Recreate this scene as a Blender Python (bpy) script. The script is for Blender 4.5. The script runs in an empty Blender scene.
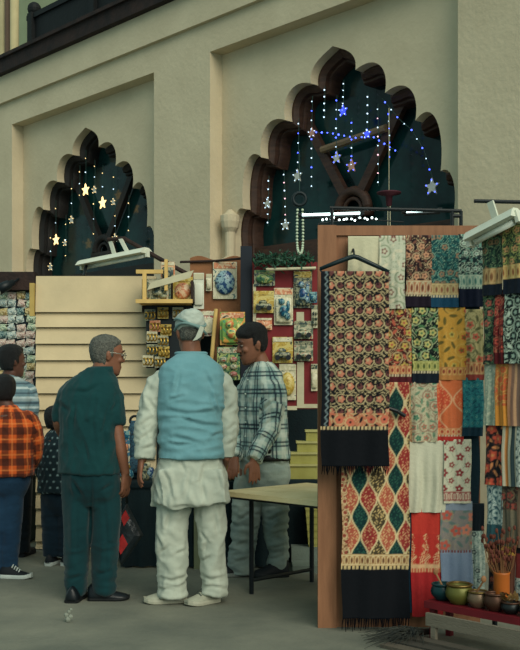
import bpy, bmesh, math, random
import numpy as np
from mathutils import Vector, Matrix, noise, geometry

RND = random.Random(11)
SC = bpy.context.scene
C = SC.collection
PI = math.pi
FPX, HOR, CAMZ = 1000.0, 390.0, 1.29      # focal length in pixels, horizon row, camera height


def P(px, py, Y):
    return Vector(((px - 260) / FPX * Y, Y, CAMZ + (HOR - py) / FPX * Y))


def V(x, y, z):
    return Vector((x, y, z))


UP = V(0, 0, 1)
# the long wall runs away to the left; D along it (to the right), N out of it
_th = math.atan2(1000, 972)
D = V(math.cos(_th), -math.sin(_th), 0)
N = V(-math.sin(_th), -math.cos(_th), 0)
W0 = V(0.7055, 8.5, 0)


def W(s, n, z):
    return W0 + D * s + N * n + UP * z


# ------------------------------------------------------------------ colours and materials
def lin(c):
    c = np.array(c, float) / 255.0
    return np.where(c <= 0.04045, c / 12.92, ((c + 0.055) / 1.055) ** 2.4)


def rgba(c):
    l = lin(c)
    return (float(l[0]), float(l[1]), float(l[2]), 1.0)


_mats = {}


def mat(name, c, rough=0.75, var=0.12, scale=8.0, bump=0.0, bscale=60.0, metal=0.0, spec=0.3, c2=None, stretch=None, sheen=0.0):
    """Noise mottled procedural material."""
    if name in _mats:
        return _mats[name]
    m = bpy.data.materials.new(name)
    m.use_nodes = True
    nt = m.node_tree
    b = nt.nodes['Principled BSDF']
    b.inputs['Roughness'].default_value = rough
    b.inputs['Metallic'].default_value = metal
    b.inputs['Specular IOR Level'].default_value = spec
    if sheen:
        b.inputs['Sheen Weight'].default_value = sheen
    tc = nt.nodes.new('ShaderNodeTexCoord')
    mp = nt.nodes.new('ShaderNodeMapping')
    nt.links.new(tc.outputs['Object'], mp.inputs['Vector'])
    if stretch:
        mp.inputs['Scale'].default_value = stretch
    nz = nt.nodes.new('ShaderNodeTexNoise')
    nz.inputs['Scale'].default_value = scale
    nz.inputs['Detail'].default_value = 6
    nz.inputs['Roughness'].default_value = 0.6
    nt.links.new(mp.outputs[0], nz.inputs['Vector'])
    rp = nt.nodes.new('ShaderNodeValToRGB')
    ca = np.array(rgba(c)[:3])
    cb = np.array(rgba(c2)[:3]) if c2 else ca * (1 + var)
    cl = ca if c2 else ca * (1 - var)
    rp.color_ramp.elements[0].position = 0.32
    rp.color_ramp.elements[1].position = 0.68
    rp.color_ramp.elements[0].color = (*[float(x) for x in cl], 1)
    rp.color_ramp.elements[1].color = (*[float(min(x, 1)) for x in cb], 1)
    nt.links.new(nz.outputs['Fac'], rp.inputs['Fac'])
    nt.links.new(rp.outputs['Color'], b.inputs['Base Color'])
    if bump:
        n2 = nt.nodes.new('ShaderNodeTexNoise')
        n2.inputs['Scale'].default_value = bscale
        n2.inputs['Detail'].default_value = 4
        nt.links.new(mp.outputs[0], n2.inputs['Vector'])
        bp = nt.nodes.new('ShaderNodeBump')
        bp.inputs['Strength'].default_value = bump
        bp.inputs['Distance'].default_value = 0.02
        nt.links.new(n2.outputs['Fac'], bp.inputs['Height'])
        nt.links.new(bp.outputs['Normal'], b.inputs['Normal'])
    _mats[name] = m
    return m


def print_mat(name, cols, scale=30.0, rough=0.45):
    """Printed card: patches of several colours."""
    if name in _mats:
        return _mats[name]
    m = bpy.data.materials.new(name)
    m.use_nodes = True
    nt = m.node_tree
    b = nt.nodes['Principled BSDF']
    b.inputs['Roughness'].default_value = rough
    tc = nt.nodes.new('ShaderNodeTexCoord')
    nz = nt.nodes.new('ShaderNodeTexNoise')
    nz.inputs['Scale'].default_value = scale
    nz.inputs['Detail'].default_value = 3
    nz.inputs['Distortion'].default_value = 1.2
    nt.links.new(tc.outputs['Object'], nz.inputs['Vector'])
    rp = nt.nodes.new('ShaderNodeValToRGB')
    rp.color_ramp.interpolation = 'CONSTANT'
    n = len(cols)
    el = rp.color_ramp.elements
    while len(el) < n:
        el.new(0.5)
    for i, c in enumerate(cols):
        el[i].position = 0.0 if i == 0 else 0.36 + 0.28 * (i - 1) / max(1, n - 2)
        el[i].color = rgba(c)
    nt.links.new(nz.outputs['Fac'], rp.inputs['Fac'])
    nt.links.new(rp.outputs['Color'], b.inputs['Base Color'])
    _mats[name] = m
    return m


def emit(name, c, strength):
    if name in _mats:
        return _mats[name]
    m = bpy.data.materials.new(name)
    m.use_nodes = True
    b = m.node_tree.nodes['Principled BSDF']
    b.inputs['Base Color'].default_value = rgba(c)
    b.inputs['Emission Color'].default_value = rgba(c)
    b.inputs['Emission Strength'].default_value = strength
    _mats[name] = m
    return m


def attr_mat(name, rough=0.85, sheen=0.3, weave=0.12, wscale=350.0, bump=0.25):
    """Woven cloth whose dyed pattern is stored on the cloth; thread noise and bump are procedural."""
    if name in _mats:
        return _mats[name]
    m = bpy.data.materials.new(name)
    m.use_nodes = True
    nt = m.node_tree
    b = nt.nodes['Principled BSDF']
    b.inputs['Roughness'].default_value = rough
    b.inputs['Specular IOR Level'].default_value = 0.15
    b.inputs['Sheen Weight'].default_value = sheen * 0.3
    at = nt.nodes.new('ShaderNodeVertexColor')
    at.layer_name = 'Col'
    tc = nt.nodes.new('ShaderNodeTexCoord')
    nz = nt.nodes.new('ShaderNodeTexNoise')
    nz.inputs['Scale'].default_value = wscale
    nt.links.new(tc.outputs['Object'], nz.inputs['Vector'])
    mr = nt.nodes.new('ShaderNodeMapRange')
    mr.inputs['To Min'].default_value = 1 - weave * 2
    mr.inputs['To Max'].default_value = 1 + weave * 2
    nt.links.new(nz.outputs['Fac'], mr.inputs['Value'])
    mx = nt.nodes.new('ShaderNodeMix')
    mx.data_type = 'RGBA'
    mx.blend_type = 'MULTIPLY'
    mx.inputs[0].default_value = 1
    nt.links.new(at.outputs['Color'], mx.inputs[6])
    nt.links.new(mr.outputs[0], mx.inputs[7])
    nt.links.new(mx.outputs[2], b.inputs['Base Color'])
    n2 = nt.nodes.new('ShaderNodeTexNoise')
    n2.inputs['Scale'].default_value = 45
    n2.inputs['Detail'].default_value = 5
    nt.links.new(tc.outputs['Object'], n2.inputs['Vector'])
    bp = nt.nodes.new('ShaderNodeBump')
    bp.inputs['Strength'].default_value = bump
    bp.inputs['Distance'].default_value = 0.015
    nt.links.new(n2.outputs['Fac'], bp.inputs['Height'])
    nt.links.new(bp.outputs['Normal'], b.inputs['Normal'])
    _mats[name] = m
    return m


# ------------------------------------------------------------------ mesh builder
class MB:
    def __init__(s):
        s.v, s.f, s.m, s.col = [], [], [], None

    def add(s, vs, fs, m=0):
        o = len(s.v)
        s.v += [tuple(v) for v in vs]
        s.f += [tuple(i + o for i in f) for f in fs]
        s.m += [m] * len(fs)
        return s

    def obox(s, o, a, b, c, m=0):
        """Box from corner o with edge vectors a, b, c."""
        o, a, b, c = Vector(o), Vector(a), Vector(b), Vector(c)
        vs = [o, o + a, o + a + b, o + b, o + c, o + a + c, o + a + b + c, o + b + c]
        fs = [(0, 3, 2, 1), (4, 5, 6, 7), (0, 1, 5, 4), (1, 2, 6, 5), (2, 3, 7, 6), (3, 0, 4, 7)]
        if a.cross(b).dot(c) < 0:
            fs = [tuple(reversed(f)) for f in fs]
        return s.add(vs, fs, m)

    def box(s, c, x, y, z, m=0, ax=None, bev=0.0):
        c = Vector(c)
        ax = ax or V(1, 0, 0)
        ay = UP.cross(ax)
        if bev <= 0:
            return s.obox(c - ax * x / 2 - ay * y / 2 - UP * z / 2, ax * x, ay * y, UP * z, m)
        r = min(bev, x * .45, y * .45)
        ring = []
        for i, (sx, sy) in enumerate(((1, 1), (-1, 1), (-1, -1), (1, -1))):
            for k in range(4):
                a = i * PI / 2 + k * PI / 6
                ring.append(ax * (sx * (x / 2 - r) + r * math.cos(a)) + ay * (sy * (y / 2 - r) + r * math.sin(a)))
        rz = min(bev, z * .45)
        rings = []
        for zz, sc in ((-z / 2, 1 - 2 * rz / max(x, y)), (-z / 2 + rz, 1), (z / 2 - rz, 1), (z / 2, 1 - 2 * rz / max(x, y))):
            rings.append([c + p * sc + UP * zz for p in ring])
        return s.loft(rings, m)

    def loft(s, rings, m=0, caps=True, closed=True):
        n = len(rings[0])
        vs = [p for r in rings for p in r]
        fs = []
        for i in range(len(rings) - 1):
            for j in range(n if closed else n - 1):
                k = (j + 1) % n
                fs.append((i * n + j, i * n + k, (i + 1) * n + k, (i + 1) * n + j))
        if caps:
            fs.append(tuple(reversed(range(n))))
            o = (len(rings) - 1) * n
            fs.append(tuple(o + j for j in range(n)))
        return s.add(vs, fs, m)

    def tube(s, pts, r, n=8, m=0, caps=True, flat=None, flatdir=None):
        pts = [Vector(p) for p in pts]
        rs = r if isinstance(r, (list, tuple)) else [r] * len(pts)
        rings = []
        prev = None
        for i, p in enumerate(pts):
            t = (pts[min(i + 1, len(pts) - 1)] - pts[max(i - 1, 0)]).normalized()
            if prev is None:
                ref = flatdir if flatdir is not None else (UP if abs(t.z) < 0.9 else V(1, 0, 0))
                a = (ref - t * ref.dot(t)).normalized()
            else:
                a = (prev - t * prev.dot(t)).normalized()
            prev = a
            b = t.cross(a)
            fl = flat if flat else 1.0
            rings.append([p + a * (rs[i] * fl * math.cos(2 * PI * k / n)) + b * (rs[i] * math.sin(2 * PI * k / n)) for k in range(n)])
        return s.loft(rings, m, caps)

    def ball(s, c, r, n=12, k=8, m=0, ax=None):
        c = Vector(c)
        if not isinstance(r, (tuple, list)):
            r = (r, r, r)
        X, Y, Z = ax or (V(1, 0, 0), V(0, 1, 0), UP)
        rings = []
        for i in range(k + 1):
            t = -PI / 2 + PI * i / k
            q = max(math.cos(t), 0.02)
            rings.append([c + X * (r[0] * q * math.cos(2 * PI * j / n)) + Y * (r[1] * q * math.sin(2 * PI * j / n)) + Z * (r[2] * math.sin(t)) for j in range(n)])
        return s.loft(rings, m)

    def lathe(s, c, prof, n=20, m=0, axis=None):
        c = Vector(c)
        ax = axis or UP
        a = V(1, 0, 0) if abs(ax.z) > 0.9 else UP.cross(ax).normalized()
        b = ax.cross(a)
        return s.loft([[c + a * (r * math.cos(2 * PI * j / n)) + b * (r * math.sin(2 * PI * j / n)) + ax * z for j in range(n)] for r, z in prof], m)

    def prism(s, pts, ext, m=0):
        n = len(pts)
        pts = [Vector(p) for p in pts]
        ext = Vector(ext)
        tri = geometry.tessellate_polygon([pts])
        vs = pts + [p + ext for p in pts]
        fs = [tuple(t) for t in tri] + [tuple(n + i for i in reversed(t)) for t in tri]
        fs += [(i, (i + 1) % n, n + (i + 1) % n, n + i) for i in range(n)]
        return s.add(vs, fs, m)

    def torus(s, c, R, r, X, Y, n=24, k=8, m=0, a0=0.0, a1=2 * PI):
        full = abs(a1 - a0 - 2 * PI) < 1e-6
        pts = []
        cnt = n if full else n + 1
        Z = X.cross(Y)
        rings = []
        for i in range(cnt):
            a = a0 + (a1 - a0) * i / n
            d = X * math.cos(a) + Y * math.sin(a)
            rings.append([Vector(c) + d * (R + r * math.cos(2 * PI * j / k)) + Z * (r * math.sin(2 * PI * j / k)) for j in range(k)])
        if full:
            rings.append(rings[0])
        return s.loft(rings, m, caps=not full)


_world = {}          # object name -> world location of its origin


def mk(name, mb, mats, parent=None, smooth=False, origin=None, link=True):
    if not isinstance(mats, (list, tuple)):
        mats = [mats]
    arr = np.array(mb.v, float)
    if parent is not None:
        org = np.array(_world[parent.name])
    elif origin is not None:
        org = np.array(origin)
    else:
        lo, hi = arr.min(0), arr.max(0)
        org = np.array([(lo[0] + hi[0]) / 2, (lo[1] + hi[1]) / 2, lo[2]])
    me = bpy.data.meshes.new(name)
    me.from_pydata((arr - org).tolist(), [], mb.f)
    for m in mats:
        me.materials.append(m)
    if len(mats) > 1:
        me.polygons.foreach_set('material_index', mb.m)
    if smooth:
        me.polygons.foreach_set('use_smooth', [True] * len(me.polygons))
    if mb.col is not None:
        ca = me.color_attributes.new('Col', 'FLOAT_COLOR', 'POINT')
        c4 = np.ones((len(arr), 4))
        c4[:, :3] = mb.col
        ca.data.foreach_set('color', c4.ravel())
    bm = bmesh.new()
    bm.from_mesh(me)
    bmesh.ops.recalc_face_normals(bm, faces=bm.faces)
    bm.to_mesh(me)
    bm.free()
    me.update()
    o = bpy.data.objects.new(name, me)
    C.objects.link(o)
    if parent is not None:
        o.parent = parent
        _world[o.name] = tuple(org)
    else:
        o.location = org
        _world[o.name] = tuple(org)
    return o


def sharp(o, ang=0.7):
    me = o.data
    me.polygons.foreach_set('use_smooth', [True] * len(me.polygons))
    me.set_sharp_from_angle(angle=ang)
    return o


def tag(o, label=None, cat=None, group=None, kind=None):
    if label: o['label'] = label
    if cat: o['category'] = cat
    if group: o['group'] = group
    if kind: o['kind'] = kind
    return o


def thing(name, label, cat, loc, group=None):
    o = bpy.data.objects.new(name, None)
    o.empty_display_size = 0.05
    C.objects.link(o)
    o.location = loc
    _world[o.name] = tuple(loc)
    return tag(o, label, cat, group)


def dup(root, loc, label=None, rotz=None):
    r = root.copy()
    C.objects.link(r)
    r.location = loc
    if rotz is not None:
        r.rotation_euler = (0, 0, rotz)
    if label:
        r['label'] = label
    for ch in list(root.children):
        c = ch.copy()
        C.objects.link(c)
        c.parent = r
        for g in list(ch.children):
            q = g.copy()
            C.objects.link(q)
            q.parent = c
    return r


def struct(name, mb, mats, parent=None, smooth=False):
    o = mk(name, mb, mats, parent, smooth)
    if parent is None:
        o['kind'] = 'structure'
    return o


# ------------------------------------------------------------------ shared materials
M_wall = mat('lime_plaster', (192, 177, 148), 0.9, scale=1.3, bump=0.25, bscale=22, c2=(208, 193, 163), spec=0.1)
M_wood_dark = mat('dark_brown_wood', (52, 35, 29), 0.55, scale=6, bump=0.2, bscale=40, c2=(76, 52, 40), stretch=(1, 1, 6))
M_beam = mat('old_dark_timber', (30, 24, 23), 0.8, scale=7, bump=0.4, bscale=30, c2=(52, 36, 31))
M_rail = mat('shade_darkened_timber', (10, 13, 15), 0.7, scale=7, bump=0.2, bscale=30, c2=(17, 21, 22))  # dark timber, darkened further to put the balcony's shade in its colour
M_glass = mat('dark_window_glass', (5, 15, 19), 0.12, scale=2.2, c2=(24, 60, 58), spec=0.25)  # lighter teal patches put reflections into the glass colour
M_concrete = mat('worn_concrete', (96, 99, 90), 0.85, scale=1.6, bump=0.25, bscale=35, c2=(124, 124, 110), spec=0.15)
M_black = mat('black_painted_metal', (16, 24, 28), 0.45, scale=20)
M_white_lamp = mat('white_enamel', (205, 208, 190), 0.4, var=0.06)
M_ply = mat('brown_plywood', (124, 84, 58), 0.65, scale=5, bump=0.1, c2=(148, 103, 73), stretch=(6, 6, 0.7))

# ------------------------------------------------------------------ setting
g = MB()
g.add([V(-14, -3, 0), V(12, -3, 0), V(12, 22, 0), V(-14, 22, 0)], [(0, 1, 2, 3)])
struct('floor', g, M_concrete)

ARCH = [(-1.17, 2.0), (-1.17, 2.74), (-1.15, 3.035), (-0.90, 3.487), (-0.585, 3.778), (-0.262, 4.045), (0, 4.315)]


def arch_outline(sc, off=0.0):
    """Multifoil arch, left foot to right foot, as (s, z) relative to centre sc."""
    def bez(a, b, c, d, n=16):
        out = []
        for i in range(1, n + 1):
            t = i / n
            q = 1 - t
            out.append((a[0] * q ** 3 + 3 * b[0] * q * q * t + 3 * c[0] * q * t * t + d[0] * t ** 3,
                        a[1] * q ** 3 + 3 * b[1] * q * q * t + 3 * c[1] * q * t * t + d[1] * t ** 3))
        return out
    pts = [ARCH[0], (-1.17, 2.74)]
    pts = [(-1.28, 2.0), (-1.28, 2.72)] + bez((-1.28, 2.72), (-1.31, 2.92), (-1.24, 3.08), (-1.15, 3.035), 8)
    for a, b in zip(ARCH[2:-2], ARCH[3:-1]):
        h, w = b[1] - a[1], b[0] - a[0]
        pts += bez(a, (a[0] - 0.10 * w - .02, a[1] + 0.75 * h), (b[0] - 0.72 * w, b[1] + 0.36 * h), b)
    a, b = ARCH[-2], ARCH[-1]
    pts += bez(a, (a[0] - .03, a[1] + .16), (b[0] - .13, b[1] - .06), b)
    full = pts + [(-x, z) for x, z in reversed(pts[:-1])]
    if off:
        n = len(full)
        res = []
        for i, p in enumerate(full):
            q0, q1 = full[max(i - 1, 0)], full[min(i + 1, n - 1)]
            def nn(u, v):
                dx, dz = v[0] - u[0], v[1] - u[1]
                l = math.hypot(dx, dz) or 1
                return dz / l, -dx / l
            if i == 0: nx, nz = nn(p, q1)
            elif i == n - 1: nx, nz = nn(q0, p)
            else:
                a1, a2 = nn(q0, p), nn(p, q1)
                nx, nz = a1[0] + a2[0], a1[1] + a2[1]
                l = math.hypot(nx, nz) or 1
                nx, nz = nx / l, nz / l
            if i in (0, n - 1): nz = 0
            res.append((p[0] + nx * off, p[1] + nz * off))
        full = res
    return [(sc + x, z) for x, z in full]


SC_R, SC_L = -0.258, -4.06
REC = -0.157
g = MB()


def wbox(mb, s0, s1, n0, n1, z0, z1, m=0):
    mb.obox(W(s0, n0, z0), D * (s1 - s0), N * (n1 - n0), UP * (z1 - z0), m)


for s0, s1 in ((-9.5, -5.42), (-2.587, -1.71), (1.165, 4.5)):
    wbox(g, s0, s1, -0.45, 0, 0, 4.58)
wbox(g, -9.5, 4.5, -0.45, 0, 4.58, 4.87)
wbox(g, -9.5, 4.5, -0.45, 0.05, 4.87, 5.2)
for (s0, s1, sc) in ((-5.42, -2.587, SC_L), (-1.71, 1.165, SC_R)):
    hole = arch_outline(sc)
    poly = [(s0, 0), (s1, 0), (s1, 4.58), (s0, 4.58)]
    outer = [W(a, REC, z) for a, z in poly]
    inner = [W(a, REC, z) for a, z in hole]
    fl = [Vector((a, z, 0)) for a, z in poly]
    fh = [Vector((a, z, 0)) for a, z in hole]
    tri = geometry.tessellate_polygon([fl, fh])
    g.add(outer + inner, [tuple(t) for t in tri])
    n = len(inner)
    back = [p - N * 0.10 for p in inner]
    g.add(inner + back, [(i, (i + 1) % n, n + (i + 1) % n, n + i) for i in range(n)])
struct('wall_back', g, M_wall)

# raised thin moulding lip round the arch mouths is part of the plaster; the windows inside them
def window(idx, sc, M_wood_dark):
    root = bpy.data.objects.new('window_%d' % idx, None)
    C.objects.link(root)
    root.location = W(sc, REC - 0.2, 2.0)
    _world[root.name] = tuple(root.location)
    root['kind'] = 'structure'
    f = MB()
    prof = [(-.012, .31), (-.012, .10), (.022, .10), (.042, .12), (.062, .135), (.066, .175), (.086, .175), (.098, .20), (.098, .31)]
    cols = [[W(x, REC - n, z) for x, z in arch_outline(sc, o)] for o, n in prof]
    f.loft(cols, caps=False, closed=False)
    sharp(mk('window_frame', f, M_wood_dark, root))
    p = MB()
    hole = [W(a, REC - 0.31, z) for a, z in arch_outline(sc, 0.02)]
    p.prism(hole, -N * 0.012)
    mk('glass_pane', p, M_glass, root)
    hub = W(sc + .03, REC - 0.24, 2.90)
    h = MB()
    h.torus(hub, 0.17, 0.045, D, UP, 24, 8, 0, 0, PI)
    h.torus(hub, 0.10, 0.02, D, UP, 24, 8, 0, 0, PI)
    h.obox(hub - D * .21 - N * .04 - UP * .07, D * .42, N * .08, UP * .07)
    mk('hub_ring', h, M_wood_dark, root, True)
    for ang in (56, 122):
        a = math.radians(ang)
        d = D * math.cos(a) + UP * math.sin(a)
        sd = d.cross(N)
        L = 1.02
        mu = MB()
        o = hub + d * 0.17
        mu.obox(o - sd * 0.042 - N * 0.03, d * L, sd * 0.084, N * 0.06)
        mk('mullion', mu, M_wood_dark, root)
    t = MB()
    wbox(t, sc - 1.26, sc + 1.26, REC - 0.29, REC - 0.19, 2.42, 2.68)
    mk('transom', t, M_wood_dark, root)
    return root


window(1, SC_L, mat('blackish_wood', (24, 24, 24), 0.6, scale=6, c2=(40, 34, 31), bump=.2))
window(2, SC_R, M_wood_dark)
# white colonnettes at the feet of the right-hand arch
for sc, k in ((SC_R, 1),):
    c = MB()
    q = W(sc - 1.30, REC + 0.03, 0)
    c.lathe(q + UP * 1.2, [(.045, 0), (.045, 1.3), (.085, 1.32), (.085, 1.36), (.05, 1.38), (.05, 1.62), (.08, 1.66), (.095, 1.72), (.095, 1.78), (.06, 1.80), (.02, 1.84)], 14)
    struct('trim_%d' % k, c, M_wall, smooth=False)

# upper storey: ledge beam, railing, rear wall, reeded columns
b = MB()
wbox(b, -9.5, 4.5, -0.45, 0.13, 5.2, 5.36)
wbox(b, -9.5, 4.5, -0.45, 0.17, 5.36, 5.40)
struct('trim_2', b, M_beam)
u = MB()
wbox(u, -9.5, 4.5, -1.6, -1.4, 5.2, 9.0)
struct('wall_upper', u, mat('pale_green_plaster', (150, 156, 122), 0.9, scale=2))
u = MB()
wbox(u, -9.5, 4.5, -1.4, -0.45, 5.2, 5.3)
struct('floor_upper', u, M_beam)
rt = thing('balcony_railing', 'dark timber balcony railing with round-topped posts above the plaster wall', 'railing', W(-4, -0.1, 5.40))
r = MB()
wbox(r, -5.15, 4.0, -0.13, -0.07, 5.40, 5.80)
mk('railing_panel', r, M_rail, rt)
r = MB()
wbox(r, -5.15, 4.0, -0.16, -0.04, 5.80, 5.86)
mk('handrail', r, M_rail, rt)
for k in range(7):
    s = -5.05 + k * 1.3
    r = MB()
    wbox(r, s - .05, s + .05, -0.16, -0.02, 5.40, 5.87)
    r.ball(W(s, -0.09, 5.93), .085, 12, 8)
    mk('post', r, M_rail, rt)
M_reed = mat('cream_reeded_plaster', (172, 160, 122), 0.85, scale=3)
M_reedd = mat('brown_reeded_wood', (92, 74, 60), 0.8, scale=3)
for (s0, lab) in ((-5.62, 'cream and brown reeded column cluster at the left end of the balcony'), (-2.62, 'short reeded column beside the balcony railing above the pilaster')):
    ct = thing('reeded_column', lab, 'column', W(s0, -0.2, 5.40))
    for k in range(5 if s0 < -4 else 2):
        c = MB()
        q = W(s0 - .26 + k * .13, -0.0, 5.40)
        c.lathe(q, [(.075, 0), (.075, .05), (.055, .08), (.055, 2.2)], 12)
        mk('reed', c, M_reedd if k in (0, 3) else M_reed, ct, True)

# ------------------------------------------------------------------ people
def remesh(mb, vox, it=3, fac=0.5):
    it = it * 2 if vox > .0062 else it
    me = bpy.data.meshes.new('tmp')
    me.from_pydata([tuple(v) for v in mb.v], [], mb.f)
    bm = bmesh.new(); bm.from_mesh(me); bmesh.ops.recalc_face_normals(bm, faces=bm.faces); bm.to_mesh(me); bm.free()
    ob = bpy.data.objects.new('tmp', me)
    C.objects.link(ob)
    md = ob.modifiers.new('r', 'REMESH'); md.mode = 'VOXEL'; md.voxel_size = vox; md.adaptivity = 0
    if it:
        sm = ob.modifiers.new('s', 'SMOOTH'); sm.factor = fac; sm.iterations = it
    dg = bpy.context.evaluated_depsgraph_get()
    dg.update()
    m2 = bpy.data.meshes.new_from_object(ob.evaluated_get(dg))
    out = MB()
    out.v = [tuple(v.co) for v in m2.vertices]
    out.n = [v.normal.copy() for v in m2.vertices]
    out.f = [tuple(p.vertices) for p in m2.polygons]
    out.m = [0] * len(out.f)
    bpy.data.objects.remove(ob); bpy.data.meshes.remove(me); bpy.data.meshes.remove(m2)
    return out


def wrinkle(mb, amp, freq=(9, 9, 9), seed=0.0, mask=None, ridged=True):
    """Push cloth in and out along its normals in soft creases."""
    o = Vector((seed * 3.1, seed * 1.7, seed))
    vs = []
    for v, n in zip(mb.v, mb.n):
        p = Vector((v[0] * freq[0], v[1] * freq[1], v[2] * freq[2])) + o
        h = noise.noise(p) * .6 + noise.noise(p * 2.1) * .3
        if ridged:
            h = .35 - abs(h) * 1.9
        k = amp * (mask(v) if mask else 1)
        vs.append((v[0] + n.x * h * k, v[1] + n.y * h * k, v[2] + n.z * h * k))
    mb.v = vs
    return mb


def crease(mb, lines, A=.008, wd=1.5, back=False):
    """Pressed folds: a groove with a raised lip along each line drawn on the side of the cloth facing the street."""
    segs = [(a, b) for l in lines for a, b in zip(l[:-1], l[1:])]
    vs = np.array(mb.v); ns = np.array([tuple(n) for n in mb.n])
    px = 260 + vs[:, 0] / vs[:, 1] * FPX
    py = HOR - (vs[:, 2] - CAMZ) / vs[:, 1] * FPX
    best = np.full(len(vs), 1e3); sgn = np.ones(len(vs)); k = np.ones(len(vs))
    for l in lines:
        tot = sum(math.dist(a, b) for a, b in zip(l[:-1], l[1:])); run = 0
        for a, b in zip(l[:-1], l[1:]):
            ax, ay, bx, by = a[0], a[1], b[0], b[1]
            L2 = (bx - ax) ** 2 + (by - ay) ** 2; L = math.sqrt(L2)
            t = np.clip(((px - ax) * (bx - ax) + (py - ay) * (by - ay)) / L2, 0, 1)
            d = np.hypot(px - ax - t * (bx - ax), py - ay - t * (by - ay))
            sg = np.sign((bx - ax) * (py - ay) - (by - ay) * (px - ax))
            if bx < ax: sg = -sg
            f = (run + t * L) / tot
            m = d < best
            best[m] = d[m]; sgn[m] = sg[m]; k[m] = (np.sin(np.clip(f, .04, .96) * PI) ** .6)[m]
            run += L
    sd = best * sgn
    h = -1.0 * np.exp(-(sd / wd) ** 2) + .75 * np.exp(-((sd + 2.2 * wd) / (1.5 * wd)) ** 2)
    face = np.clip(-ns[:, 1] * 2, 0, 1)
    vs = vs + ns * (h * A * k * face)[:, None]
    mb.v = [tuple(v) for v in vs]
    return mb


HR = [(-.118, .022, .078, .045), (-.105, .042, .090, .012), (-.082, .055, .094, -.025), (-.055, .062, .093, -.058), (-.025, .067, .091, -.082),
      (.005, .071, .090, -.094), (.035, .074, .091, -.100), (.065, .073, .084, -.099), (.09, .063, .066, -.086), (.107, .043, .040, -.060), (.117, .015, 0.008, -.025)]


def head_at(z, a, k=1.0):
    """Point of the head surface at height z, angle a (0 = right, 90 = front)."""
    z = max(HR[0][0], min(HR[-1][0], z))
    for i in range(len(HR) - 1):
        if z <= HR[i + 1][0]:
            break
    t = (z - HR[i][0]) / (HR[i + 1][0] - HR[i][0])
    w, yf, yb = [HR[i][j] + t * (HR[i + 1][j] - HR[i][j]) for j in (1, 2, 3)]
    cy, hy = (yf + yb) / 2, (yf - yb) / 2
    c, s = math.cos(a), math.sin(a)
    e = 0.88
    return Vector((math.copysign(abs(c) ** e, c) * w, cy + math.copysign(abs(s) ** e, s) * hy, z))


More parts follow.
